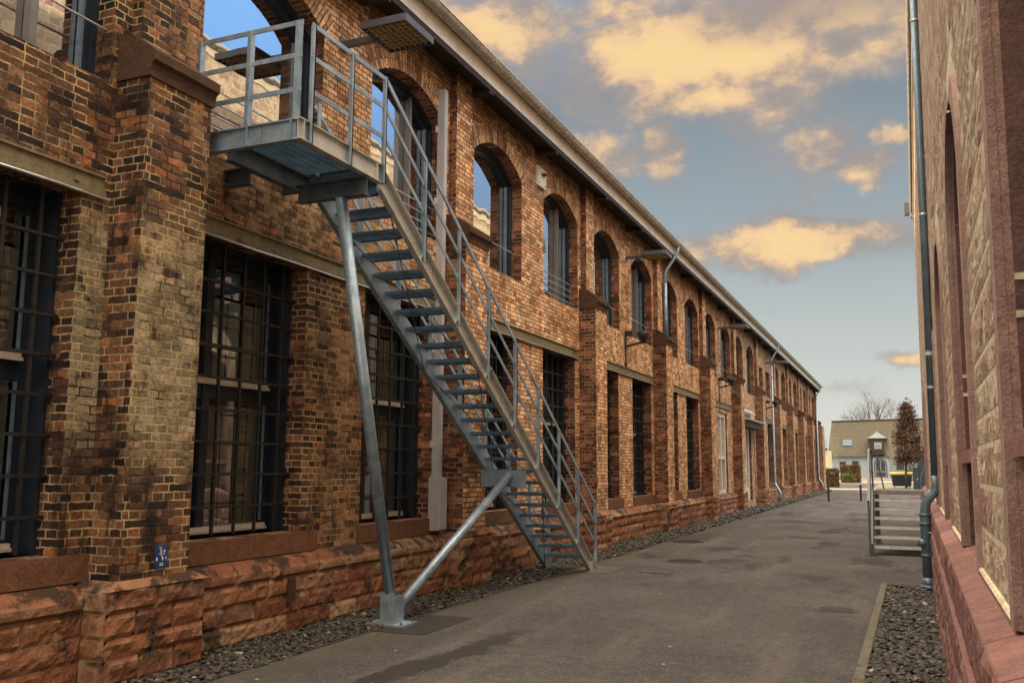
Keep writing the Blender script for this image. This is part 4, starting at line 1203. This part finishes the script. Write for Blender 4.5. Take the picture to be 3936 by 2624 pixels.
# ------------------------------------------------------------------ metal steps on the right
t = thing('metal_steps', (-.2, 19.5, 0), 'short aluminium steps with open treads and handrail against the right building', 'steps')
xl, xr = -.60, .36
for k in range(1, 7):
    z = .172 * k; y = 19.30 + .235 * (k - 1)
    m = MB(); m.box(xl, xr, y + .001, y + .012, z - .05, z); m.box(xl, xr, y + .235, y + .245, z - .045, z)
    for q in range(8): yy = y + .02 + q * .029; m.box(xl, xr, yy - .004, yy + .004, z - .03, z - .004)
    for q in range(28):
        x = lerp(xl + .02, xr - .02, q / 27); m.box(x - .010, x + .010, y + .013, y + .22, z - .006, z + .004)
    tr_ = m.build('tread', M['alu_step'], t)
    m = MB(); m.box(xl, xr, y - .014, y - .0, z - .05, z + .002); m.build('nosing', M['alu'], tr_)
m = MB(); m.box(xl - .02, xr, 20.70, 20.74, 1.12, 1.20); m.box(xl - .02, xr, 22.5, 22.54, 1.12, 1.20)
for q in range(40): yy = 20.76 + q * .043; m.box(xl, xr, yy - .004, yy + .004, 1.16, 1.198)
for q in range(24): x = lerp(xl + .02, xr - .02, q / 23); m.box(x - .012, x + .012, 20.74, 22.5, 1.185, 1.204)
m.build('platform', M['alu_step'], t)
for x in (xl - .035, xr + .02):
    m = MB(); m.bar((x, 19.27, .10), (x, 20.78, 1.17), .035, .20); m.box(x - .03, x + .03, 19.16, 19.36, .0, .22); m.build('stringer', M['lampgrey'], t)
for (y, za, zb) in ((19.3, .0, 1.02), (20.75, .0, 2.06), (22.45, 0, 2.06)):
    m = MB(); m.box(xl - .09, xl - .05, y - .02, y + .02, za, zb); m.build('post', M['lampgrey'], t)
m = MB(); m.bar((xl - .07, 19.25, 1.02), (xl - .07, 20.75, 2.06), .035, .035); m.bar((xl - .07, 20.75, 2.06), (xl - .07, 22.47, 2.06), .035, .035); m.build('handrail', M['lampgrey'], t)
m = MB(); m.bar((xl - .07, 19.28, .55), (xl - .07, 20.75, 1.6), .03, .03); m.bar((xl - .07, 20.75, 1.6), (xl - .07, 22.45, 1.6), .03, .03); m.build('rail', M['lampgrey'], t)
m = MB(); m.box(xl - .075, xl - .065, 19.32, 20.72, .0, .0001) if False else None
for y in (20.9, 22.4):
    m = MB(); m.box(xl, xl + .05, y, y + .05, 0, 1.12); m.box(xl - .03, xl + .1, y - .03, y + .09, 0.002, .02); m.build('leg', M['lampgrey'], t)
m = MB(); m.bar((xl + .02, 22.42, 2.05), (xl + .16, 22.42, 1.2), .03, .03); m.build('rail', M['lampgrey'], t)

# ------------------------------------------------------------------ bollards, bin, cabinets
for k, (x, y, l) in enumerate(((-3.53, 48.6, 'thin dark bollard standing in the alley, left of the pair'), (-2.12, 51.0, 'thin dark bollard in the alley beside the handrail of the metal steps'))):
    m = MB(); m.lathe([(.055, 0), (.055, .80), (.045, .83), (.0, .84)], (x, y, 0), 14); m.lathe([(.062, .70), (.062, .74)], (x, y, 0), 14)
    tag(m.build('bollard', M['dark'], None), l, 'bollard', 'bollards across the alley')
by = 85
t = thing('waste_container', (-.22, by, .04), 'large dark wheeled waste container with a yellow lid', 'container')
m = MB(); A = [(-.94, 84.5), (.50, 84.5), (.50, 85.5), (-.94, 85.5)]; B = [(-1.05, 84.4), (.58, 84.4), (.58, 85.6), (-1.05, 85.6)]
m.face([(x, y, .2) for x, y in reversed(A)]); m.face([(x, y, 1.14) for x, y in B])
for i in range(4):
    j = (i + 1) % 4; m.face([(*A[i], .2), (*A[j], .2), (*B[j], 1.14), (*B[i], 1.14)])
m.box(-1.10, .63, 84.36, 84.40, 1.06, 1.16); m.box(-.55, -.5, 84.40, 84.46, .3, 1.0); m.box(.0, .05, 84.40, 84.46, .3, 1.0)
m.build('body', M['binbody'], t)
m = MB()
for k in range(6):
    a0, a1 = pi * k / 6, pi * (k + 1) / 6
    m.face([(-1.1, 85 - .64 * cos(a0), 1.16 + .24 * sin(a0)), (.64, 85 - .64 * cos(a0), 1.16 + .24 * sin(a0)), (.64, 85 - .64 * cos(a1), 1.16 + .24 * sin(a1)), (-1.1, 85 - .64 * cos(a1), 1.16 + .24 * sin(a1))])
for x in (-1.1, .64): m.face([(x, 85 - .64 * cos(pi * k / 6), 1.16 + .24 * sin(pi * k / 6)) for k in range(7)])
m.box(-1.12, .66, 84.34, 84.40, 1.155, 1.20); m.build('lid', M['yellow'], t)
for x in (-.8, .36):
    for y in (84.55, 85.45):
        m = MB(); m.tube([(x - .03, y, .125), (x + .03, y, .125)], .09, 12); m.build('wheel', M['dark'], t)
for k, (xa, xb, zt, y, l) in enumerate(((.62, 1.03, 1.70, 80, 'low dark teal metal cabinet behind the metal steps'), (1.04, 1.62, 2.28, 80.3, 'tall dark teal metal cabinet beside the thin far downpipe'))):
    t = thing('metal_cabinet', ((xa + xb) / 2, y, 0), l, 'cabinet')
    m = MB(); m.box(xa, xb, y, y + .7, .05, zt); m.box(xa - .02, xb + .02, y - .02, y + .72, zt, zt + .04); m.build('body', M['teal'], t)
    m = MB(); m.box(xa + .03, xb - .03, y - .012, y, .12, zt - .06); d = m.build('door', M['teal'], t)
    m = MB(); m.box(xb - .10, xb - .07, y - .03, y - .012, zt * .45, zt * .55); m.build('handle', M['alu'], d)

# ------------------------------------------------------------------ house at the end of the alley
HY = 150
hs = thing('gable_house', (-10.6, HY, 0), 'pale blue house with steep tan shingle roof and arched doorway ending the alley', 'house')
hx0, hx1, he, hr = -10.45, 9.0, 3.62, 9.05
m = MB(); m.box(hx0 + .25, hx1, HY, HY + 9, -.1, 3.9); 
m.face([(hx0 + .25, HY, 3.9), (hx0 + .25, HY + 9, 3.9), (hx0 + .25, HY + 4.5, hr - .3)])
m.build('wall', M['housewall'], hs)
m = MB(); L = math.hypot(4.9, hr - he + .15)
m.face([(hx0 - .3, HY - .45, he - .12), (hx1, HY - .45, he - .12), (hx1, HY + 4.5, hr + .35), (hx0 + .15, HY + 4.5, hr)], [(0, 0), (hx1 - hx0, 0), (hx1 - hx0, L), (0, L)])
m.face([(hx0 + .15, HY + 4.5, hr), (hx1, HY + 4.5, hr + .35), (hx1, HY + 9.4, he - .1), (hx0 - .3, HY + 9.4, he - .1)], [(0, L), (20, L), (20, 0), (0, 0)])
m.face([(hx0 - .3, HY - .45, he - .12), (hx0 - .3, HY - .45, he - .3), (hx1, HY - .45, he - .3), (hx1, HY - .45, he - .12)])
rfh = m.build('roof', M['tiles'], hs)
m = MB(); m.bar((hx0 + .1, HY + 4.5, hr + .05), (hx1, HY + 4.5, hr + .40), .3, .14); m.build('ridge_cap', M['timber'], rfh)
def hwin(xa, xb, za, zb):
    m = MB(); f = .09
    for q in ((xa - f, xa, za - f, zb + f), (xb, xb + f, za - f, zb + f), (xa, xb, zb, zb + f), (xa - .05, xb + .05, za - .16, za)): m.box(q[0], q[1], HY - .09, HY + .02, q[2], q[3])
    w = m.build('window', M['housewhite'], hs)
    m = MB(); m.face([(xa, HY - .02, za), (xb, HY - .02, za), (xb, HY - .02, zb), (xa, HY - .02, zb)]); m.build('pane', plain('dark_pane', (.035, .03, .028), .2), w)
for q in ((-9.1, -8.2, 1.25, 2.7), (-7.28, -6.36, 1.25, 2.8), (-1.05, .02, 1.45, 2.85)): hwin(*q)
m = MB(); m.box(-1.75, -1.2, HY - .04, HY + .0, 1.3, 2.75)
for z in (1.5, 1.8, 2.1, 2.4): m.box(-1.72, -1.23, HY - .06, HY - .04, z, z + .16)
m.build('notice_board', M['housewhite'], hs)
cx, R1, R2, zsp = -3.25, 1.32, .92, 2.3
m = MB()
def archband(r0, r1, ya, yb, z0):
    n = 16
    P_ = [(cx - r0, z0)] + [(cx - r0 * cos(pi * k / n), zsp + r0 * sin(pi * k / n)) for k in range(n + 1)] + [(cx + r0, z0)]
    Q_ = [(cx - r1, z0)] + [(cx - r1 * cos(pi * k / n), zsp + r1 * sin(pi * k / n)) for k in range(n + 1)] + [(cx + r1, z0)]
    for k in range(len(P_) - 1):
        a, b, c_, d = P_[k], P_[k + 1], Q_[k + 1], Q_[k]
        m.face([(a[0], ya, a[1]), (d[0], ya, d[1]), (c_[0], ya, c_[1]), (b[0], ya, b[1])])
        m.face([(d[0], ya, d[1]), (d[0], yb, d[1]), (c_[0], yb, c_[1]), (c_[0], ya, c_[1])])
        m.face([(a[0], yb, a[1]), (a[0], ya, a[1]), (b[0], ya, b[1]), (b[0], yb, b[1])])
archband(R1, R2, HY - .35, HY + .02, .25); m.build('door_arch', M['housewall'], hs)
m = MB(); n = 16; m.face([(cx - R2, HY - .03, .25), (cx + R2, HY - .03, .25)] + [(cx + R2 * cos(pi * k / n), HY - .03, zsp + R2 * sin(pi * k / n)) for k in range(n + 1)])
door = m.build('door', plain('door_dark', (.03, .035, .045), .3), hs)
m = MB(); archband(.80, .66, HY - .09, HY - .031, .3)
for q in ((cx - .05, cx + .05, .3, 2.9), (cx - .7, cx + .7, 1.15, 1.27), (cx - .7, cx + .7, .3, .42)): m.box(q[0], q[1], HY - .095, HY - .032, q[2], q[3])
m.build('door_frame', M['housewhite'], door)
# dormer with pyramid roof and white face
m = MB(); m.box(-4.66, -2.56, HY - .9, HY + 2.5, 3.75, 6.2); dm = m.build('dormer', M['timber'], hs)
m = MB(); pr = [(1.42, 6.18), (1.40, 6.26), (.95, 6.50), (.5, 6.85), (.12, 7.2), (.0, 7.3)]; dcx, dcy = -3.55, HY + .4
for (r0, z0), (r1, z1) in zip(pr[:-1], pr[1:]):
    for a in range(4):
        s0 = [(-1, -1), (1, -1), (1, 1), (-1, 1)][a]; s1 = [(1, -1), (1, 1), (-1, 1), (-1, -1)][a]
        m.face([(dcx + s0[0] * r0, dcy + s0[1] * r0, z0), (dcx + s1[0] * r0, dcy + s1[1] * r0, z0), (dcx + s1[0] * r1, dcy + s1[1] * r1, z1), (dcx + s0[0] * r1, dcy + s0[1] * r1, z1)])
m.build('dormer_roof', plain('zinc_white', (.11, .12, .13), .5, var=.1), dm)
m = MB(); m.box(-4.0, -2.95, HY - .96, HY - .9, 4.6, 5.6); fcx = m.build('dormer_sign', M['housewhite'], dm)
m = MB(); pts = [(-3.47 + .34 * cos(a), HY - .975, 5.22 + .26 * sin(a)) for a in [pi * 1.12 + k * pi * .80 / 8 for k in range(9)]]; m.tube(pts, [.015, .035, .05, .055, .055, .05, .04, .03, .015], 6); m.build('emblem', M['lampgrey'], fcx)
# skylight on the roof slope
def slope(x, z): return HY - .45 + (z - (he - .12)) / (hr - he + .12) * 4.95
m = MB()
for (xa, xb, za, zb, off) in ((-8.55, -7.28, 5.05, 6.0, .07),):
    P4 = [(xa, slope(xa, za) - off, za + off), (xb, slope(xb, za) - off, za + off), (xb, slope(xb, zb) - off, zb + off), (xa, slope(xa, zb) - off, zb + off)]
    m.face(P4)
    for i in range(4):
        a, b = P4[i], P4[(i + 1) % 4]; m.bar(a, b, .1, .12)
sk = m.build('skylight', M['lampgrey'], rfh)
m = MB(); m.face([(x, y - .05, z + .05) for x, y, z in P4]); m.build('pane', plain('sky_pane', (.10, .15, .19), .35, 0, spec=.2), sk)
# pale building at left behind the hall end
t = thing('balcony_house', (-9.4, 120, 0), 'cream building with dark balcony glimpsed left of the shingle house', 'building')
m = MB(); m.box(-16, -8.72, 120, 128, 0, 3.9); m.build('wall', plain('warm_cream_render', (.66, .56, .36), .9, var=.1), t)
m = MB(); m.box(-16, -8.6, 119.2, 120, 3.9, 4.1); m.box(-9.3, -8.95, 119.2, 119.3, 4.1, 5.6)
for k in range(16): m.box(-10.3 + k * .11, -10.28 + k * .11, 119.22, 119.25, 4.1, 5.0)
m.box(-16, -8.6, 119.2, 119.25, 5.0, 5.05); m.build('balcony', M['teal'], t)
m = MB(); m.box(-9.15, -8.95, 119.95, 120, .2, 3.3); m.build('window', plain('amber_panel', (.30, .18, .05), .5), t)

# ------------------------------------------------------------------ vegetation
def leaves(m, sampler, n, s, flat_=.0):
    for _ in range(n):
        p, k = sampler()
        d = Vector((random.gauss(0, 1), random.gauss(0, 1), random.gauss(0, 1))).normalized()
        u = d.orthogonal().normalized(); v = d.cross(u); q = s * random.uniform(.6, 1.3)
        r = min(1, max(0, k + random.uniform(-.25, .25)))
        p = Vector(p)
        m.face([p + u * q, p + v * q * .6, p - u * q, p - v * q * .6], r=r)
def branch(m, p, d, L, r, depth, spread, up=.12, tips=None, n=5):
    pts = [p]; q = p.copy(); dd = d.copy(); K = 4
    for k in range(K):
        dd = (dd + Vector((random.uniform(-.16, .16), random.uniform(-.16, .16), random.uniform(-.05, up)))).normalized()
        q = q + dd * (L / K); pts.append(q.copy())
    m.tube(pts, [lerp(r, r * .55, k / K) for k in range(K + 1)], n if depth > 2 else 4, cap=False)
    if depth == 0:
        if tips is not None: tips.append(q)
        return
    for k in range(random.choice((2, 3, 3)) if depth > 1 else 3):
        a = random.uniform(0, 6.28); o = dd.orthogonal().normalized(); o.rotate(Matrix.Rotation(a, 3, dd))
        nd = (dd + o * random.uniform(spread * .6, spread * 1.2)).normalized()
        st_ = pts[random.choice((2, 3, 4, 4))]
        branch(m, st_, nd, L * random.uniform(.62, .85), r * .55, depth - 1, spread, up, tips)
def bare_tree(x, y, h, name, label, L, depth, r, spread=.62, mat='twig', group=None, z0=.3):
    t = thing(name, (x, y, z0), label, 'tree', group)
    m = MB(); m.tube([(x, y, z0), (x + .05, y, z0 + h * .5)], [r * 1.15, r], 10); m.build('trunk', M[mat], t, smooth=True)
    c = MB()
    for k in range(4):
        a = 6.28 * k / 4 + random.random(); d = Vector((cos(a) * .75, sin(a) * .75, 1)).normalized()
        branch(c, Vector((x + .05, y, z0 + h * (.42 + .02 * k))), d, L, r * .6, depth, spread)
    branch(c, Vector((x + .05, y, z0 + h * .5)), Vector((0, 0, 1)), L * 1.1, r * .75, depth, spread)
    c.build('crown', M[mat], t)
    return t
random.seed(21)
bare_tree(-4.4, 172, 9.5, 'bare_tree', 'large bare branching tree rising behind the shingle roof, left of the two', 3.4, 5, .30, .60)
random.seed(5)
bare_tree(.3, 174, 8.5, 'bare_tree', 'smaller bare tree behind the shingle roof above the brown leaved tree', 2.9, 4, .22, .6)
random.seed(11)
t = thing('copper_tree', (.12, 84, .04), 'conical tree holding dry copper brown leaves behind the metal steps', 'tree')
m = MB(); m.tube([(.10, 83.7, 0), (.14, 83.7, 2.5), (.26, 83.7, 5.2), (.34, 83.7, 7.0)], [.10, .08, .05, .015], 10); m.build('trunk', M['bark'], t, smooth=True)
m = MB()
for k in range(46):
    z = 2.3 + 4.6 * k / 46; a = k * 2.4; rr = 1.05 * (1 - (z - 2.3) / 5.2) ** .75
    m.tube([(.2, 83.7, z - .25), (.2 + rr * .85 * cos(a), 83.7 + rr * .85 * sin(a), z + .15)], [.02, .006], 4, cap=False)
m.build('branches', M['bark'], t)
m = MB()
clumps = []
for k in range(150):
    z = 2.25 + 5.0 * random.random() ** 1.25; h = (z - 2.25) / 5.0
    rr = (1.16 if h > .12 else .75 + h * 3.4) * (1 - h) ** .62 * (.45 + .65 * sqrt(random.random())); a = random.random() * 6.28
    clumps.append((Vector((.42 + rr * cos(a), 83.7 + rr * sin(a), z)), random.random(), random.uniform(.12, .28)))
def cs():
    c, k, s = random.choice(clumps); return c + Vector((random.gauss(0, s), random.gauss(0, s), random.gauss(0, s * .8))), k
leaves(m, cs, 9000, .075); m.build('crown', M['copper'], t)
def hedge(x0, x1, y0, y1, z1, label, mat='hedge', n=4500, z0=0.0, name='hedge', cat='hedge'):
    t = thing(name, ((x0 + x1) / 2, y0, z0), label, cat)
    m = MB()
    for k in range(24):
        x = lerp(x0 + .1, x1 - .1, random.random()); y = lerp(y0 + .1, y1 - .1, random.random())
        m.tube([(x, y, z0), (x + random.uniform(-.2, .2), y, z1 - .15)], [.03, .01], 5)
    m.build('stems', M['bark'], t)
    m = MB()
    def sp():
        p = [random.uniform(x0, x1), random.uniform(y0, y1), random.uniform(z0 + .02, z1)]
        f = random.random()
        if f < .35: p[1] = y0 + random.gauss(0, .06)
        elif f < .55: p[2] = z1 + random.gauss(0, .045)
        elif f < .65: p[0] = x1 + random.gauss(0, .06)
        return p, noise.noise(Vector(p) * 1.7) * .5 + .45
    leaves(m, sp, n, .075); m.build('foliage', M[mat], t)
hedge(-8.0, -5.35, 84, 85.6, 1.55, 'brown clipped beech hedge at the end of the hall', n=6000)
hedge(-6.4, -4.45, 106, 107.5, 1.95, 'farther brown clipped hedge before the house windows', n=4000, z0=.1)
hedge(-6.1, -5.0, 104.6, 105.4, .95, 'low yellow green shrub in front of the far hedge', 'shrub', 1400, .1, 'green_shrub', 'shrub')
hedge(.3, 2.2, 118, 119, 2.6, 'brown shrub behind the copper tree and cabinets', n=2000, name='brown_shrub', cat='shrub')
random.seed(3)
for (x, y, l) in ((-9.15, 140, 'young bare tree before the left house window'), (-1.55, 140, 'young bare tree with pale twigs beside the house doorway')):
    t = thing('young_tree', (x, y, .2), l, 'tree', 'young trees before the house')
    m = MB(); m.tube([(x, y, .2), (x, y, 5.6)], [.06, .02], 8); m.build('trunk', M['paleplant'], t)
    m = MB()
    for k in range(34):
        z = 1.9 + 3.0 * k / 34; a = k * 2.4; d = Vector((cos(a) * .45, sin(a) * .45, 1)).normalized()
        branch(m, Vector((x, y, z)), d, 1.25, .016, 1, .35)
    m.build('crown', M['paleplant'], t)
# street lamp
t = thing('street_lamp', (.24, 90, .05), 'old style dark street lamp standing among the copper tree branches', 'street lamp')
m = MB(); m.lathe([(.09, 0), (.08, .4), (.045, .5), (.04, 4.8), (.07, 4.85)], (.24, 90, .05), 12); m.build('post', M['dark'], t)
m = MB(); m.lathe([(.10, 4.9), (.17, 5.3), (.17, 5.32)], (.24, 90, .05), 8); m.build('lantern', M['glass_far'], t)
m = MB(); m.lathe([(.30, 5.33), (.16, 5.5), (.05, 5.6), (.0, 5.68)], (.24, 90, .05), 12); m.build('hood', M['dark'], t)

# ------------------------------------------------------------------ sun and sky
az_sun = radians(-72)      # measured from +Y towards +X
el_sun = radians(9.0)
sd = Vector((sin(az_sun) * cos(el_sun), cos(az_sun) * cos(el_sun), sin(el_sun)))
sun = bpy.data.lights.new('sun', 'SUN'); sun.energy = 5.0; sun.angle = radians(.6); sun.color = (1.0, .78, .50)
so = bpy.data.objects.new('sun', sun); COL.objects.link(so); so.rotation_euler = (-sd).to_track_quat('-Z', 'Y').to_euler()

w = bpy.data.worlds.new('World'); scene.world = w; w.use_nodes = True
wt = w.node_tree; wn = wt.nodes
for n_ in list(wn): wn.remove(n_)
class WT(NT):
    def __init__(s): s.t = wt; s.n = wt.nodes; s.l = wt.links
W = WT()
tc = W.add('TexCoord').outputs['Generated']
d3 = W.vm('NORMALIZE', tc)
D = W.sep(d3)
sky = W.add('TexSky'); sky.sky_type = 'NISHITA'; sky.sun_disc = False; sky.sun_elevation = el_sun; sky.sun_rotation = az_sun
az = W.math('ARCTAN2', D[0], D[1]); el = W.math('ARCSINE', D[2])
cmb = W.add('CombineXYZ'); W.put(cmb.inputs[0], az); W.put(cmb.inputs[1], el); ae = cmb.outputs[0]
grad = W.ramp(W.mr(el, -.05, 1.5, 0, 1, False), [(0, (.45, .42, .35)), (.035, (.80, .79, .71)), (.085, (.66, .68, .65)), (.19, (.36, .425, .46)), (.29, (.235, .29, .345)), (.45, (.42, .52, .66)), (1, (.55, .66, .82))])
skyc = W.mix(.93, W.vm('SCALE', sky.outputs[0], scale=.10), grad)
# soft lift of the unseen dome: bright evening sky on the +X side, glow towards the sun
bx = W.mr(D[0], .1, .6, 0, 1)
hi = W.mr(el, .45, .9, 0, 1)
skyc = W.mix(W.math('MULTIPLY', W.math('MULTIPLY', bx, W.mr(el, .12, .5)), .85), skyc, (.50, .98, 1.75))
glow = W.mr(W.vm('DOT_PRODUCT', d3, tuple(sd)), .78, 1.0)
skyc = W.mix(W.math('MULTIPLY', glow, .75), skyc, (1.8, 1.25, .72))
skyc = W.mix(W.mr(el, .58, .98), skyc, (7.4, 6.2, 4.85))
back = W.mr(D[1], -.1, -.8)
skyc = W.mix(W.math('MULTIPLY', back, .9), skyc, (3.2, 2.7, 2.2))
# clouds
blobs = [(-.195, .419, .165, .055, 1.15), (-.206, .430, .12, .046, 1.8), (-.05, .450, .24, .055, 1.15), (-.28, .475, .13, .034, .85), (-.12, .40, .11, .05, .85), (-.03, .40, .07, .03, .7), (-.43, .465, .12, .045, 1.2),
         (-.307, .336, .055, .034, 1.0), (-.237, .344, .03, .04, 1.0), (-.067, .334, .050, .028, .9), (-.021, .309, .036, .015, 1.0),
         (.008, .327, .030, .010, .85), (-.095, .236, .125, .028, 1.5), (-.166, .226, .040, .020, .85), (.012, .107, .034, .013, 1.0),
         (-.150, .075, .034, .022, 1.1), (-.045, .075, .04, .012, .45), (-.12, .27, .03, .015, .5), (-.08, .29, .02, .02, .45)]
nz1 = W.noise(W.vm('MULTIPLY', ae, (1, 1.7, 1)), 13, 10, .62)
nzw = W.vm('SCALE', W.vm('SUBTRACT', W.noise(ae, 11, 8, .62, True), (.5, .5, .5)), scale=.085)
aw = W.vm('ADD', ae, nzw)
acc = None
for (a, e_, ra, re, wt_) in blobs:
    v = W.vm('MULTIPLY', W.vm('SUBTRACT', aw, (a, e_, 0)), (.80 / ra, .80 / re, 0))
    L = W.mr(W.vm('LENGTH', v), 0, 1.35, wt_, 0)
    acc = L if acc is None else W.math('MAXIMUM', acc, L)
# scattered clouds outside the picture
gen = W.math('MULTIPLY', W.mr(W.noise(W.vm('MULTIPLY', d3, (1, 1, 2.4)), 2.3, 6, .55), .52, .72, 0, .9), W.mr(az, -1.4, -1.0, 1, 0))
acc = W.math('MAXIMUM', acc, gen)
dens = W.mr(W.math('ADD', acc, W.math('MULTIPLY', W.math('SUBTRACT', nz1, .5), 1.30)), .08, .92)
lo_ = W.noise(W.vm('MULTIPLY', W.vm('ADD', ae, (-.006, -.012, 0)), (1, 1.7, 1)), 13, 8, .6)
hi_ = W.noise(W.vm('MULTIPLY', W.vm('ADD', ae, (.006, .012, 0)), (1, 1.7, 1)), 13, 8, .6)
rel = W.math('MULTIPLY', W.math('SUBTRACT', hi_, lo_), 2.6)
lit = W.noise(W.vm('ADD', W.vm('MULTIPLY', ae, (1, 1.6, 1)), (.02, .035, 0)), 8, 6, .6)
core = W.mr(W.math('ADD', W.math('ADD', acc, rel), W.math('MULTIPLY', W.math('SUBTRACT', lit, .5), 1.3)), .25, 1.75)
ccol = W.ramp(core, [(0, (.36, .32, .30)), (.20, (.48, .38, .31)), (.42, (.70, .49, .32)), (.68, (.92, .62, .34)), (1, (1.0, .70, .33))])
shade = W.math('MULTIPLY', W.mr(el, .425, .47), W.mr(az, -.24, -.12))
ccol = W.mix(W.math('MULTIPLY', shade, .75), ccol, (.38, .31, .27))
veil = None
for (a, e_, ra, re, wt_) in ((-.12, .455, .30, .075, 1.0), (-.40, .45, .12, .06, .8), (-.09, .335, .09, .045, .6), (-.08, .25, .13, .04, .5)):
    L = W.mr(W.vm('LENGTH', W.vm('MULTIPLY', W.vm('SUBTRACT', aw, (a, e_, 0)), (1 / ra, 1 / re, 0))), .1, 1.2, wt_, 0)
    veil = L if veil is None else W.math('MAXIMUM', veil, L)
veil = W.math('MULTIPLY', veil, W.mr(W.noise(W.vm('MULTIPLY', ae, (1, 1.8, 1)), 7, 6, .55), .30, .62, .25, 1))
skyc = W.mix(W.math('MULTIPLY', veil, .8), skyc, (.40, .35, .335))
fin = W.mix(W.math('MULTIPLY', dens, .93), skyc, ccol)
bg = W.add('Background'); W.put(bg.inputs[0], fin); bg.inputs[1].default_value = 1.0
wo = W.add('OutputWorld'); wt.links.new(bg.outputs[0], wo.inputs[0])

# ------------------------------------------------------------------ render settings
scene.view_settings.view_transform = 'Standard'; scene.view_settings.look = 'None'; scene.view_settings.exposure = 0
scene.render.engine = 'CYCLES'; scene.cycles.max_bounces = 6; scene.cycles.transparent_max_bounces = 12
